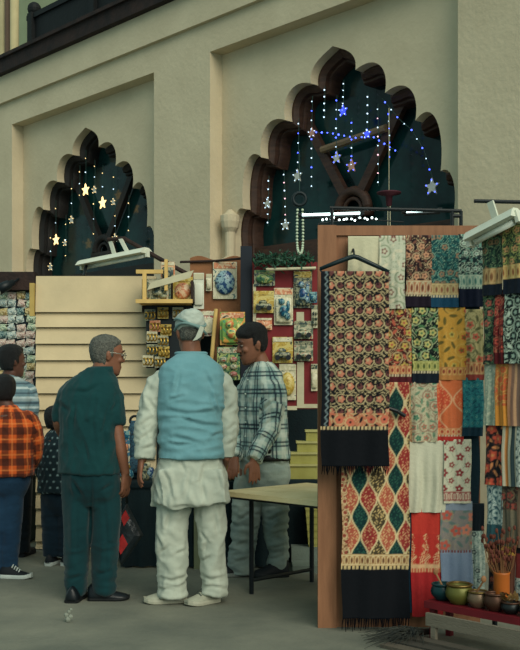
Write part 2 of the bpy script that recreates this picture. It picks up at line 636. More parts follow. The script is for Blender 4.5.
class Head:
    def __init__(s, c, f, H=.235, pitch=0.0, roll=0.0):
        f = Vector((f[0], f[1], 0)).normalized()
        r = f.cross(UP)
        f2 = f * math.cos(pitch) + UP * math.sin(pitch)
        u2 = UP * math.cos(pitch) - f * math.sin(pitch)
        s.c, s.k = Vector(c), H / .235
        s.f, s.u, s.r = f2, u2 * math.cos(roll) + r * math.sin(roll), r * math.cos(roll) - u2 * math.sin(roll)

    def T(s, p):
        return s.c + (s.r * p[0] + s.f * p[1] + s.u * p[2]) * s.k

    def ax(s):
        return (s.r, s.f, s.u)

    def flesh(s, mb):
        n = 24
        mb.loft([[s.T(head_at(z[0], 2 * PI * j / n)) for j in range(n)] for z in HR])
        k = s.k
        # nose, brow, cheeks, lips, ears
        mb.loft([[s.T((x * w, y + (0 if abs(x) > .5 else d), z)) for x in (-1, -.4, .4, 1)] + [s.T((w, .07, z)), s.T((-w, .07, z))] for w, y, d, z in
                 ((.008, .088, .004, .036), (.010, .092, .010, .015), (.014, .094, .020, -.008), (.018, .094, .026, -.020), (.012, .088, .016, -.030))])
        for sx in (-1, 1):
            mb.ball(s.T((sx * .013, .098, -.022)), (.009 * k, .010 * k, .008 * k), 8, 6, ax=s.ax())
            mb.ball(s.T((sx * .034, .079, .034)), (.022 * k, .014 * k, .008 * k), 8, 6, ax=s.ax())
            mb.ball(s.T((sx * .043, .070, -.018)), (.022 * k, .020 * k, .02 * k), 8, 6, ax=s.ax())
            e = s.T((sx * .076, -.012, -.004))
            mb.ball(e, (.009 * k, .019 * k, .033 * k), 10, 8, ax=s.ax())
            mb.ball(s.T((sx * .080, -.018, .004)), (.010 * k, .015 * k, .024 * k), 10, 8, ax=s.ax())
        mb.ball(s.T((0, .092, -.056)), (.024 * k, .009 * k, .006 * k), 8, 6, ax=s.ax())
        mb.ball(s.T((0, .091, -.067)), (.020 * k, .009 * k, .007 * k), 8, 6, ax=s.ax())
        mb.ball(s.T((0, .080, -.100)), (.022 * k, .014 * k, .014 * k), 8, 6, ax=s.ax())

    def eyes(s, parent):
        for sx in (-1, 1):
            e = MB(); e.ball(s.T((sx * .033, .0815, .013)), (.0125 * s.k, .0115 * s.k, .0075 * s.k), 12, 8, ax=s.ax())
            eo = mk('eye', e, mat('eye_white', (112, 104, 96), .4), parent, True)
            i = MB(); i.ball(s.T((sx * .033, .0890, .013)), .0064 * s.k, 10, 6)
            mk('iris', i, mat('dark_iris', (22, 16, 14), .2), eo, True)
            b = MB()
            b.tube([s.T((sx * .014, .097, .036)), s.T((sx * .034, .095, .043)), s.T((sx * .056, .076, .036))], [.003, .0042, .002], 6)
            mk('eyebrow', b, mat('black_hair', (17, 18, 20), .5, var=.5, scale=90, bump=.8, bscale=160), parent, True)

    def hair(s, m, parent, th=.012, front=.07, temple=.02, side=-.01, nape=-.065, bald=0, seed=0, name='hair', topadd=0.0):
        mb = MB()
        nA, nZ = 64, 34
        rings = []
        for i in range(nZ):
            q = i / (nZ - 1)
            z = -.10 + (.1165 + .10) * (math.sin(q * PI / 2) ** .8)
            ring = []
            for j in range(nA):
                a = 2 * PI * j / nA
                p = head_at(z, a)
                fr = math.sin(a)      # 1 front .. -1 back
                if fr > .45: hl = front - (1 - fr) * .03
                elif fr > .12: hl = temple + (fr - .12) / .33 * (front - .016 - temple)
                elif fr > -.15: hl = side
                else: hl = side + (nape - side) * min(1, (-.15 - fr) / .35)
                t = max(0, min(1, (z - hl) / .018))
                d = -.010 + (th + .010) * t + topadd * t * max(0, (z - .04) / .08)
                if t > 0:
                    d += t * .0045 * noise.noise(Vector((a * 4 + seed, z * 18, seed)))
                    d += t * .002 * noise.noise(Vector((a * 16 + seed, z * 30, seed)))
                ctr = Vector((0, -.005, 0.0))
                dr = (p - ctr).normalized()
                ring.append(s.T(p + dr * d))
            rings.append(ring)
        mb.loft(rings, caps=True)
        return mk(name, mb, m, parent, True)


def hand(mb, wrist, d, nrm, thumb, L=.175, curl=.5, spread=1.0):
    """d: towards the fingers, nrm: the way the palm faces, thumb: thumb side."""
    d = Vector(d).normalized()
    nrm = Vector(nrm); nrm = (nrm - d * nrm.dot(d)).normalized()
    t = d.cross(nrm)
    if t.dot(Vector(thumb)) < 0: t = -t
    k = L / .175
    wrist = Vector(wrist)
    rings = []
    for q, w, h in ((-.02, .026, .021), (.012, .031, .018), (.05, .040, .015), (.085, .040, .012)):
        c = wrist + d * q * k
        rings.append([c + t * (w * k * math.cos(2 * PI * j / 14)) + nrm * (h * k * math.sin(2 * PI * j / 14)) for j in range(14)])
    mb.loft(rings)
    for i, (off, ln) in enumerate(((.030, .070), (.010, .080), (-.010, .074), (-.030, .058))):
        p = wrist + d * .074 * k + t * off * k
        dd = (d + t * off * 3.2 * spread).normalized()
        pts = [p]
        ang = curl * (.5 + .15 * i)
        for sg, fr in enumerate((.30, .30, .22, .18)):
            a = ang * sg * .62
            dv = dd * math.cos(a) + nrm * math.sin(a)
            pts.append(pts[-1] + dv * ln * 1.12 * fr * k)
        mb.tube(pts, [.0095 * k, .0098 * k, .0086 * k, .0080 * k, .0056 * k], 8)
    p = wrist + d * .018 * k + t * .022 * k
    mb.tube([p, p + (d * .5 + t * .8).normalized() * .035 * k + nrm * .006 * k, p + (d * .8 + t * .62).normalized() * .062 * k + nrm * .014 * k, p + (d * .95 + t * .45).normalized() * .083 * k + nrm * .022 * k],
            [.0125 * k, .0120 * k, .0100 * k, .0068 * k], 8)


def rings(mb, specs, r, f, p=2.3, n=28):
    """Stack of rounded-oval sections: (centre, half width, half depth)."""
    out = []
    for c, a, b in specs:
        ring = []
        for j in range(n):
            t = 2 * PI * j / n
            cs, sn = math.cos(t), math.sin(t)
            ring.append(Vector(c) + r * (a * math.copysign(abs(cs) ** (2 / p), cs)) + f * (b * math.copysign(abs(sn) ** (2 / p), sn)))
        out.append(ring)
    mb.loft(out)


def spline(pts, rs, k=6):
    """Catmull-Rom resample of a limb's axis and radii."""
    pts = [Vector(p) for p in pts]
    P0 = [pts[0] * 2 - pts[1]] + pts + [pts[-1] * 2 - pts[-2]]
    R0 = [rs[0]] + list(rs) + [rs[-1]]
    op, orr = [], []
    for i in range(1, len(P0) - 2):
        for j in range(k):
            t = j / k
            def cr(a, b, c, d):
                return 0.5 * ((b * 2) + (c - a) * t + (a * 2 - b * 5 + c * 4 - d) * t * t + (b * 3 - a - c * 3 + d) * t ** 3)
            op.append(cr(P0[i - 1], P0[i], P0[i + 1], P0[i + 2]))
            orr.append(R0[i] * (1 - t) + R0[i + 1] * t)
    op.append(pts[-1]); orr.append(rs[-1])
    return op, orr


def limb(mb, pts, rs, n=16, flat=None, flatdir=None):
    a, b = spline(pts, rs)
    mb.tube(a, b, n, flat=flat, flatdir=flatdir)


def shoe(parent, heel, d, L, w, Hh, mats, sneaker=True, name='shoe'):
    """Shoe with its own sole; heel = back of the sole on the floor, d = pointing direction."""
    d = Vector((d[0], d[1], 0)).normalized()
    r = d.cross(UP)
    heel = Vector((heel[0], heel[1], 0))
    up, so = MB(), MB()
    prof = [(0.0, .55, .8, 1.0), (.06, .78, 1.0, 1.08), (.2, .82, 1.0, 1.1), (.36, .84, .95, 1.0), (.5, .90, .74, .80), (.65, 1.0, .55, .62), (.8, .98, .46, .5), (.92, .74, .38, .40), (1.0, .34, .24, .26)]
    rg, sg = [], []
    sh = .028 if sneaker else .018
    for t, ww, hh, _ in prof:
        c = heel + d * t * L
        ring = []
        for j in range(16):
            a = 2 * PI * j / 16
            x, z = math.cos(a), math.sin(a)
            zz = sh * .7 + (Hh * hh - sh * .7) * (max(z, -.15) + .15) / 1.15
            tp = 1 - .38 * max(z, 0) ** 1.5
            ring.append(c + r * (x * w / 2 * ww * tp) + UP * zz)
        rg.append(ring)
        toe = .012 * max(0, (t - .7) / .3) ** 2
        e = 1.10
        sg.append([c + r * (x * w / 2 * ww * e) + UP * (z + toe) for x, z in ((-1, .004), (-.9, 0), (.9, 0), (1, .004), (1.02, sh * .6), (.97, sh), (-.97, sh), (-1.02, sh * .6))])
    up.loft(rg)
    so.loft(sg)
    o = mk(name, up, mats[0], parent, True)
    mk('sole', so, mats[1], o, False)
    if len(mats) > 2:
        lc = MB()
        for i in range(4):
            c = heel + d * (.40 + .07 * i) * L + UP * (Hh * (.93 - .11 * i))
            lc.tube([c - r * w * .26 - UP * .012, c + UP * .004, c + r * w * .26 - UP * .012], .005, 6)
        mk('lace', lc, mats[2], o)
    return o


M_skin = mat('brown_skin', (124, 82, 62), .5, var=.10, scale=14, bump=.06, bscale=200)
M_skin_d = mat('dark_brown_skin', (84, 56, 46), .5, var=.10, scale=14, bump=.06, bscale=200)
M_hair = mat('black_hair', (17, 18, 20), .5, var=.5, scale=90, bump=.8, bscale=160)
M_grey = mat('grey_hair', (66, 68, 64), .6, scale=70, c2=(118, 118, 108), bump=.9, bscale=170)


def fabric(name, c, c2=None, var=.1, scale=5, rough=.85, bump=.12, bscale=38):
    m = mat(name, c, rough, var, scale, bump, bscale, spec=.12, c2=c2, sheen=.12)
    return m


def nearest_uv(mb, bones, torso_k=.17, centre=None):
    """Cloth coordinates per vertex: u round the sleeve or trunk, v along it."""
    out = []
    for v in mb.v:
        p = Vector(v)
        best, uv = 1e9, (0, 0)
        for (a, b, rad, ref) in bones:
            ab = b - a
            t = max(0, min(1, (p - a).dot(ab) / ab.length_squared))
            q = a + ab * t
            dd = (p - q).length / rad
            if dd < best:
                best = dd
                ax = ab.normalized()
                e1 = (ref - ax * ref.dot(ax)).normalized()
                e2 = ax.cross(e1)
                w = p - a
                uv = (math.atan2(w.dot(e2), w.dot(e1)) * rad, w.dot(ax))
        out.append(uv)
    return np.array(out)


def plaid(uv, base, lines):
    """lines: list of (axis, period, offset, width, colour, strength)."""
    col = np.tile(lin(base), (len(uv), 1))
    for ax, per, off, wd, c, st in lines:
        x = (uv[:, ax] - off) / per
        f = np.abs(x - np.round(x)) * per
        m = np.clip((wd / 2 - f) / .003 + .5, 0, 1)[:, None] * st
        col = col * (1 - m) + lin(c) * m
    return col


M_cloth_attr = attr_mat('patterned_shirting', rough=.85, weave=.06, wscale=260, bump=.12)


def base_of(x, y):
    return (x, y, 0)


# ---- man in the pale blue waistcoat ------------------------------------------------
def waistcoat_man():
    Y = 6.05
    S = Y / FPX
    p = lambda x, y, dy=0: P(x, y, Y + dy)
    root = thing('person', 'man seen from behind in pale blue waistcoat over long white kurta and wrapped white cap', 'person', base_of(P(190, 600, Y).x, Y + .02))
    r, f = V(1, 0, 0), V(0, 1, 0)
    hd = Head(p(190, 333.5, .01), (-.28, .96), .235, -.08)
    body = MB()
    hd.flesh(body)
    limb(body, [p(191, 372), p(191, 356), p(190.5, 343, .0)], [.075, .064, .058])
    rings(body, [(p(191, y), hw * S * .9, dp * .9) for y, hw, dp in ((362, 20, .07), (370, 30, .10), (395, 32, .12), (430, 31, .13), (470, 30, .14), (490, 26, .13))], r, f)
    armL = [p(169, 381), p(158, 387), p(150, 402, .0), p(146.5, 425, -.02), p(144.5, 446, -.05), p(142, 460, -.06)]
    armR = [p(213, 381), p(222, 387), p(228, 402), p(229.5, 425, -.01), p(228, 446, -.03), p(227, 459, -.03)]
    for A in (armL, armR):
        limb(body, A, [.036, .036, .036, .034, .031, .028])
    hand(body, p(141.2, 460, -.06), (-.10, -.05, -1), (1, .3, 0), (.3, .9, .1), .185, .5)
    hand(body, p(226.5, 458, -.03), (-.25, .9, -.42), (-.9, -.2, -.3), (0, .2, 1), .175, .6)
    LL = [p(176, 478), p(174, 520), p(173.5, 560), p(173, 594)]
    LR = [p(208, 478), p(210.5, 520), p(211.5, 560), p(212, 592)]
    for L in (LL, LR):
        limb(body, L, [.085, .075, .055, .04])
    bd = remesh(body, .006, 2)
    mk('body', bd, M_skin, root, True)
    hd.eyes(root)
    mk_hair = hd.hair(M_grey, root, th=.006, front=.08, side=-.03, nape=-.06)
    # kurta
    M_k = fabric('white_cotton', (164, 172, 158), c2=(180, 187, 172), bump=.1)
    k = MB()
    rings(k, [(p(191, y), hw * S, dp) for y, hw, dp in ((354, 11, .06), (360, 18, .09), (366, 25, .10), (374, 29, .115), (384, 30.5, .13), (400, 30.5, .14), (440, 29, .145), (454, 29.5, .15), (461, 32.5, .165), (475, 35.5, .175), (492, 37.5, .185), (502, 38.5, .19))], r, f)
    limb(k, [p(170, 380.5), p(159, 385), p(150.5, 402), p(147, 425, -.02), p(145.2, 446, -.05), p(144.2, 459, -.06)], [.070, .072, .071, .069, .064, .061], 18)
    limb(k, [p(213, 380), p(223, 385), p(228.5, 402), p(229.5, 425, -.01), p(228.3, 446, -.03), p(227.5, 458, -.03)], [.066, .064, .056, .052, .05, .05], 18)
    # side flaps of the slit hem
    fl = [p(x, y, .02) for x, y in ((154, 470), (149, 507), (158, 510), (166, 500), (166, 470))]
    k.prism(fl, V(0, .09, 0))
    bk = [p(x, y, -.165) for x, y in ((158, 470), (162.5, 506), (175, 511), (190, 508), (207, 506), (226.5, 503), (222, 470))]
    k.prism(bk, V(0, .05, 0))
    km = remesh(k, .009, 3)
    wrinkle(km, .020, (7, 7, 4.5), 2)
    wrinkle(km, .010, (13, 13, 9), 5)
    wrinkle(km, .012, (8, 8, 15), 6, mask=lambda v: 1 if v[2] > .95 else .1)
    crease(km, [[(146, 398), (157, 411)], [(139, 427), (152, 417)], [(137, 441), (153, 431)], [(142, 450), (155, 445)], [(158, 463), (168, 480), (173, 502)], [(206, 461), (201, 480), (206, 502)], [(215, 466), (222, 492)], [(151, 478), (158, 502)], [(180, 460), (186, 474)], [(234, 404), (226, 414)], [(235, 425), (226, 431)], [(235, 440), (226, 446)], [(190, 470), (186, 500)]], .010, 1.7)
    mk('kurta', km, M_k, root, True)
    # trousers
    t = MB()
    limb(t, [p(177, 470), p(174.5, 505), p(171.5, 535), p(173, 565), p(173, 588), p(173, 596)], [.108, .100, .094, .088, .088, .088], 18)
    limb(t, [p(206, 470), p(210, 505), p(212, 535), p(212.5, 565), p(213.5, 585), p(213.5, 595)], [.10, .094, .086, .079, .077, .077], 18)
    tm = remesh(t, .009, 3)
    wrinkle(tm, .024, (6, 6, 3.5), 7)
    wrinkle(tm, .010, (11, 11, 9), 8)
    wrinkle(tm, .022, (5, 5, 15), 9, mask=lambda v: max(.15, 1 - (v[2] - .03) / .35) if v[2] < .6 else .15)
    crease(tm, [[(154, 532), (161, 547)], [(159, 553), (169, 546)], [(175, 555), (186, 550)], [(158, 577), (172, 581), (187, 576)], [(166, 585), (178, 587), (189, 582)], [(157, 590), (172, 588)], [(200, 532), (209, 544)], [(207, 538), (204, 553)], [(199, 576), (211, 580), (225, 577)], [(201, 588), (212, 586), (226, 589)], [(202, 561), (211, 556)], [(170, 512), (166, 530)], [(214, 512), (218, 535)]], .011, 1.6)
    mk('trousers', tm, M_k, root, True)
    # waistcoat
    M_v = fabric('pale_blue_wool', (98, 144, 152), c2=(108, 153, 161), scale=12, bump=.1)
    w = MB()
    rings(w, [(p(191.5, y), hw * S, dp) for y, hw, dp in ((353, 12, .075), (357, 18.5, .095), (362, 25.5, .115), (367, 30.5, .132), (374, 33.2, .145), (384, 33.6, .156), (400, 33.4, .168), (420, 33.2, .174), (440, 33, .180), (452, 34, .188), (458, 34.3, .19))], r, f, 2.6)
    wm = remesh(w, .009, 3)
    wrinkle(wm, .016, (3.0, 3.0, 12), 12, mask=lambda v: 1.1 if v[2] < 1.22 else .3)
    wrinkle(wm, .008, (7, 7, 13), 4)
    crease(wm, [[(162, 419), (180, 417), (190, 421), (205, 425), (223, 426)], [(221, 418), (214, 405), (209, 388)], [(223, 412), (217, 397)], [(222, 410), (205, 412), (185, 414), (167, 410)], [(174, 437), (188, 440), (202, 444)], [(164, 441), (178, 445), (198, 443)], [(223, 432), (211, 437)], [(180, 372), (176, 392)], [(206, 374), (212, 388)], [(170, 400), (182, 396)]], .011, 1.7)
    vo = mk('waistcoat', wm, M_v, root, True)
    c = MB()
    c.torus(p(191, 353.5), .088, .014, r, f * .78, 28, 8)
    mk('collar', c, M_v, vo, True)
    # cap, cloth wrapped round it
    cap = MB()
    rs = []
    for z, gz, in ((.012, 1.13), (.02, 1.18), (.045, 1.19), (.066, 1.17), (.085, 1.15), (.10, 1.10), (.118, .92), (.128, .60), (.133, .2)):
        ring = []
        for j in range(32):
            a = 2 * PI * j / 32
            q = head_at(min(z, .05), a)
            tilt = -.014 * math.sin(a)
            ring.append(hd.T((q.x * gz, (q.y + .004) * gz, z + tilt + .004 * math.sin(5 * a + z * 60))))
        rs.append(ring)
    cap.loft(rs)
    cm = remesh(cap, .006, 1)
    wrinkle(cm, .008, (16, 16, 26), 3)
    co = mk('cap', cm, fabric('white_cap_cloth', (160, 172, 162), c2=(178, 186, 174), scale=14), root, True)
    M_fold = fabric('grey_green_cap_band', (112, 140, 136), scale=14)  # folds in a darker grey-green than the cap cloth
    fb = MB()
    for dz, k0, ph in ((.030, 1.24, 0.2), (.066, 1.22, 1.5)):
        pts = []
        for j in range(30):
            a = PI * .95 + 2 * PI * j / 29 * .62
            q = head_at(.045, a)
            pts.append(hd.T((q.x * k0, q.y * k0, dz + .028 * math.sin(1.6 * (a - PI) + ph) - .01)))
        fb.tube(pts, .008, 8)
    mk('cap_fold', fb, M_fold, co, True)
    tl = MB()
    tl.prism([hd.T(q) for q in ((.036, -.120, .03), (.064, -.104, .022), (.040, -.118, -.035), (.012, -.122, -.055), (-.014, -.124, -.062), (.004, -.124, -.04))], hd.f * -.008)
    mk('cap_tail', tl, M_k, co)
    M_s = mat('pale_cream_suede', (150, 152, 134), .7, scale=20)
    M_so = mat('cream_rubber', (160, 160, 142), .6)
    M_lc = mat('dark_trim', (70, 78, 72), .7)
    h = P(186, 600, Y)
    shoe(root, (h.x, Y + .05), (-.97, -.22), .262, .115, .115, (M_s, M_so, M_lc))
    h = P(217, 600, Y)
    shoe(root, (h.x, Y + .06), (-.62, -.52), .235, .11, .11, (M_s, M_so, M_lc))
    return root


# ---- grey-haired man in dark green --------------------------------------------------
def green_man():
    Y = 6.14
    S = Y / FPX
    p = lambda x, y, dy=0: P(x, y, Y + dy)
    root = thing('person', 'grey-haired man with glasses in dark green short-sleeved shirt and trousers', 'person', base_of(P(91, 600, Y).x, Y))
    f = V(.36, .93, 0).normalized(); r = f.cross(UP)
    hd = Head(p(107, 355.5, .02), (.90, .44), .238, -.14)
    body = MB()
    hd.flesh(body)
    limb(body, [p(97, 388, .0), p(100, 374, .0), p(104, 362, .0)], [.075, .062, .056])
    rings(body, [(p(cx, y), hw * S * .9, dp * .9) for cx, y, hw, dp in ((95, 378, 18, .07), (91, 390, 28, .10), (90, 420, 29, .12), (90, 450, 28, .12), (91, 482, 27, .13))], r, f)
    aR = [p(103, 392), p(111, 398, -.01), p(114, 412, -.03), p(116, 428, -.04), p(121, 452, -.05), p(125.5, 474, -.03)]
    aL = [p(76, 392), p(67, 398, .02), p(62, 410, .04), p(60, 424, .06), p(66, 436, .22), p(75, 440, .34)]
    limb(body, aR, [.045, .052, .052, .045, .038, .028])
    limb(body, aL, [.045, .05, .05, .043, .036, .028])
    hand(body, p(125.5, 474, -.03), (-.02, .1, -1), (-.9, .5, 0), (.5, .8, .2), .185, 1.0)
    hand(body, p(75, 440, .34), (.8, .6, 0), (0, 0, -1), (-.3, .8, 0), .18, .6)
    limb(body, [p(78, 482), p(77.5, 520), p(76.5, 555, .01), p(75.5, 598, .02)], [.07, .056, .046, .036])
    limb(body, [p(105, 482), p(106, 520), p(104.5, 555), p(103.5, 598)], [.07, .056, .046, .036])
    bd = remesh(body, .006, 2)
    mk('body', bd, M_skin, root, True)
    hd.eyes(root)
    hd.hair(M_grey, root, th=.014, front=.075, temple=.035, side=-.02, nape=-.075, seed=3, topadd=-.004)
    gl = MB()
    for sx in (-1, 1):
        gl.torus(hd.T((sx * .035, .100, .010)), .021, .0022, hd.r, hd.u, 20, 6)
        gl.tube([hd.T((sx * .056, .104, .014)), hd.T((sx * .080, .08, .016)), hd.T((sx * .086, -.005, .016)), hd.T((sx * .084, -.022, .0))], .0025, 6)
    gl.tube([hd.T((-.014, .107, .014)), hd.T((.014, .107, .014))], .002, 6)
    mk('glasses', gl, mat('thin_steel_rim', (150, 150, 138), .3, metal=.6), root, True)
    M_sh = fabric('dark_green_cotton', (12, 50, 53), c2=(18, 60, 62), scale=4, bump=.15)
    s = MB()
    rings(s, [(p(cx, y), hw * S, dp) for cx, y, hw, dp in ((99, 368, 10, .065), (97, 372, 15, .08), (94.5, 377, 21, .10), (92, 383, 26.5, .115), (90.5, 390, 29.5, .128), (90, 398, 30.5, .138), (89.5, 415, 30.5, .148), (89.5, 440, 30.0, .15), (90.5, 460, 30.5, .155), (90.5, 473, 31, .158))], r, f, 2.5)
    limb(s, [p(103, 391), p(111, 396, -.01), p(113.6, 411, -.03), p(114.0, 425, -.04)], [.064, .070, .070, .066], 18)
    limb(s, [p(76, 391, .0), p(67, 396, .02), p(62.5, 410, .04), p(61.5, 421, .05)], [.062, .064, .058, .056], 18)
    sm = remesh(s, .009, 3)
    wrinkle(sm, .018, (6, 6, 3.4), 21)
    wrinkle(sm, .009, (12, 12, 8), 3)
    crease(sm, [[(97, 392), (92, 420), (95, 446)], [(110, 402), (104, 430), (106, 455)], [(75, 398), (72, 430)], [(84, 440), (88, 462)], [(117, 404), (110, 412)], [(60, 404), (68, 411)], [(100, 384), (86, 392), (74, 391)]], .009, 1.8)
    so = mk('shirt', sm, M_sh, root, True)
    c = MB()
    rings(c, [(p(100.5, 377), .082, .07), (p(101.5, 370.5), .078, .066), (p(102.3, 366.5), .072, .060)], r, f, 2.2)
    mk('collar', c, M_sh, so, True)
    M_tr = fabric('bottle_green_trouser', (10, 44, 49), c2=(15, 54, 58), scale=4, bump=.12)
    t = MB()
    rings(t, [(p(91, y), hw * S, dp) for y, hw, dp in ((464, 28, .14), (476, 29.5, .15), (486, 29.5, .145), (496, 27.5, .12), (505, 20, .08))], r, f, 2.2)
    limb(t, [p(78, 482), p(77.5, 520), p(76.5, 555, .01), p(75.5, 594, .02)], [.100, .084, .073, .066], 18)
    limb(t, [p(105, 482), p(106, 520), p(104.5, 555), p(103.5, 594)], [.102, .088, .078, .072], 18)
    tm = remesh(t, .009, 3)
    wrinkle(tm, .017, (7, 7, 2.0), 31)
    wrinkle(tm, .014, (5, 5, 13), 33, mask=lambda v: 1 if v[2] < .35 else .25)
    crease(tm, [[(101, 491), (112, 485)], [(71, 480), (82, 497)], [(104, 500), (107, 542), (105, 580)], [(77, 502), (76, 560)], [(91, 476), (91, 510), (90, 540)], [(98, 575), (110, 571)], [(69, 580), (81, 576)]], .010, 1.8)
    mk('trousers', tm, M_tr, root, True)
    M_l = mat('black_shoe_leather', (14, 20, 24), .35, var=.2)
    M_ls = mat('black_rubber_sole', (10, 14, 16), .7)
    h = P(74, 600, Y)
    shoe(root, (h.x, Y - .10), (.06, 1), .27, .105, .10, (M_l, M_ls), False)
    h = P(88, 600, Y)
    shoe(root, (h.x, Y - .0), (.97, .05), .255, .10, .10, (M_l, M_ls), False)
    return root, aR


# ---- young man in the checked shirt -------------------------------------------------
def checked_man():
    Y = 6.95
    S = Y / FPX
    p = lambda x, y, dy=0: P(x, y, Y + dy)
    root = thing('person', 'young dark-haired man in checked shirt and faded jeans standing at the wooden table', 'person', base_of(P(260, 580, Y).x, Y))
    f = V(-.84, -.54, 0).normalized(); r = f.cross(UP); l = -r
    hd = Head(p(252.5, 345.5, -.02), (-.95, -.31), .25, -.22)
    body = MB()
    hd.flesh(body)
    limb(body, [p(263, 376), p(262, 366), p(257, 354, .0)], [.075, .06, .056])
    rings(body, [(p(262, y), .17 * a, .10 * b) for y, a, b in ((368, .6, .7), (378, 1, 1), (410, 1, 1.05), (440, .9, 1.05), (470, .95, 1.1))], r, f)
    aN = [p(269, 388, -.09), p(274, 396, -.17), p(271, 424, -.20), p(261, 445, -.28), p(254, 460, -.34)]
    aF = [p(253, 388, .09), p(244, 396, .15), p(238, 424, .14), p(236, 445, .02), p(235, 458, -.08)]
    for A in (aN, aF):
        limb(body, A, [.036, .038, .037, .032, .027])
    hand(body, p(254, 460, -.34), (.04, -.12, -1), (-.35, .9, 0), (-.9, -.3, .1), .18, .35)
    hand(body, p(235, 458, -.08), (-.2, -.3, -1), (.2, .9, 0), (-.9, .2, 0), .175, .6)
    limb(body, [p(252, 470), p(246, 515), p(244, 550), p(244, 575)], [.085, .07, .055, .042])
    limb(body, [p(270, 470), p(275, 515), p(277, 550), p(278, 575)], [.085, .07, .055, .042])
    mk('body', remesh(body, .006, 2), M_skin, root, True)
    hd.eyes(root)
    hd.hair(M_hair, root, th=.012, front=.058, temple=.045, side=-.012, nape=-.06, seed=8, topadd=.026)
    q = MB()
    for sx in (-1, 1):
        q.tube([hd.T((0, .103, -.042)), hd.T((sx * .014, .101, -.044)), hd.T((sx * .027, .091, -.051))], [.005, .005, .002], 6)
    mk('moustache', q, M_hair, root, True)
    s = MB()
    rings(s, [(p(cx, y), a, b) for cx, y, a, b in ((262, 362, .07, .065), (262, 366, .105, .08), (262.3, 371, .15, .095), (262.5, 378, .183, .11), (262.5, 390, .203, .126), (262.5, 412, .205, .138), (263, 435, .198, .140), (264, 450, .198, .15), (264, 458, .2, .152))], r, f, 2.5)
    limb(s, [p(269, 387, -.09), p(274.5, 393, -.17)] + aN[2:], [.070, .078, .070, .061, .053], 18)
    limb(s, [p(253, 387, .09), p(246, 393, .15)] + aF[2:], [.070, .072, .062, .055, .049], 18)
    sm = remesh(s, .0065, 3)
    wrinkle(sm, .016, (7, 7, 5), 41)
    wrinkle(sm, .008, (15, 15, 12), 42)
    bones = [(p(263, 460), p(262, 366), .17, f)]
    for A in (aN, aF):
        bones += [(A[0], A[2], .075, f), (A[2], A[4], .06, f)]
    crease(sm, [[(274, 400), (262, 411)], [(261, 427), (277, 417)], [(250, 392), (255, 440)], [(285, 398), (279, 440)], [(258, 440), (270, 433)], [(245, 420), (252, 436)], [(280, 384), (272, 396)]], .009, 1.5)
    uv = nearest_uv(sm, bones)
    sm.col = plaid(uv, (146, 168, 160), [(0, .12, .0, .05, (118, 146, 142), .7), (1, .12, .0, .05, (118, 146, 142), .7), (0, .12, .06, .034, (196, 204, 190), .6), (1, .12, .06, .03, (196, 204, 190), .5),
                                         (0, .12, -.014, .010, (24, 40, 52), .9), (0, .12, .010, .010, (24, 40, 52), .9), (1, .12, -.016, .010, (22, 38, 50), .95), (1, .12, .010, .010, (22, 38, 50), .95)])
    so = mk('shirt', sm, M_cloth_attr, root, True)
    pale = fabric('pale_shirt_cotton', (170, 186, 174), scale=12)
    c = MB()
    cc = p(261.5, 366, 0)
    for sd in (-1, 1):
        pts = [cc - f * .06 + UP * .035, cc + r * sd * .075 + UP * .03, cc + f * .085 + r * sd * .03 - UP * .015, cc + f * .095 + r * sd * .065 - UP * .075, cc + r * sd * .10 - UP * .02, cc - f * .075 - UP * .005]
        c.add([Vector(x) for x in pts] + [Vector(x) + (f * .3 + r * sd).normalized() * .008 for x in pts], [(0, 1, 4, 5), (1, 2, 3, 4), (6, 11, 10, 7), (7, 10, 9, 8), (0, 6, 7, 1), (1, 7, 8, 2), (2, 8, 9, 3), (3, 9, 10, 4), (4, 10, 11, 5), (5, 11, 6, 0)])
    mk('collar', c, pale, so)
    pk = MB()
    a = p(250, 408, 0) + f * .135 - r * .05
    pk.box(p(249, 410, 0) + f * .10 + l * .085, .11, .05, .12, ax=r, bev=.006)
    for y in (380, 394, 408, 422, 436):
        pl = MB()
        pl.ball(p(262.5, y) + f * (.140 if y > 385 else .12) + r * .0, .007, 8, 6)
        mk('button', pl, pale, so)
    b = MB()
    rings(b, [(p(264, 452), .193, .150), (p(264, 446), .192, .149)], r, f, 2.5)
    rings(b, [(p(264.3, 459.6), .199, .156), (p(264.3, 453.6), .196, .154)], r, f, 2.5)
    mk('belt', b, mat('dark_belt_leather', (18, 22, 24), .5), root, True)
    M_j = fabric('faded_grey_blue_denim', (116, 134, 132), c2=(158, 170, 158), scale=3.2, bump=.2)
    t = MB()
    rings(t, [(p(cx, y), a, b) for cx, y, a, b in ((264, 452, .18, .145), (264, 465, .19, .158), (265, 478, .19, .16), (264.5, 488, .165, .135), (263, 498, .11, .09))], r, f, 2.2)
    limb(t, [p(252, 478, .02), p(247, 505, .02), p(244, 535, .0), p(241.5, 560, .0), p(241, 574, .0)], [.118, .103, .088, .088, .090], 18)
    limb(t, [p(273, 478, -.0), p(275, 505), p(276.5, 535), p(278, 558), p(277, 574)], [.118, .094, .080, .076, .076], 18)
    tm = remesh(t, .009, 3)
    wrinkle(tm, .018, (6, 6, 5), 51)
    wrinkle(tm, .022, (5, 5, 15), 52, mask=lambda v: 1 if v[2] < .5 else .25)
    crease(tm, [[(238, 521), (252, 512)], [(236, 546), (252, 540)], [(234, 563), (250, 558)], [(268, 521), (287, 512)], [(269, 536), (287, 530)], [(270, 549), (286, 545)], [(268, 560), (286, 556)], [(270, 460), (284, 466)], [(244, 462), (256, 470)]], .011, 1.5)
    mk('jeans', tm, M_j, root, True)
    M_l = mat('black_trainer_cloth', (14, 20, 25), .6, var=.3)
    M_ls = mat('dark_rubber_sole', (26, 32, 34), .7)
    h = P(252, 580, Y)
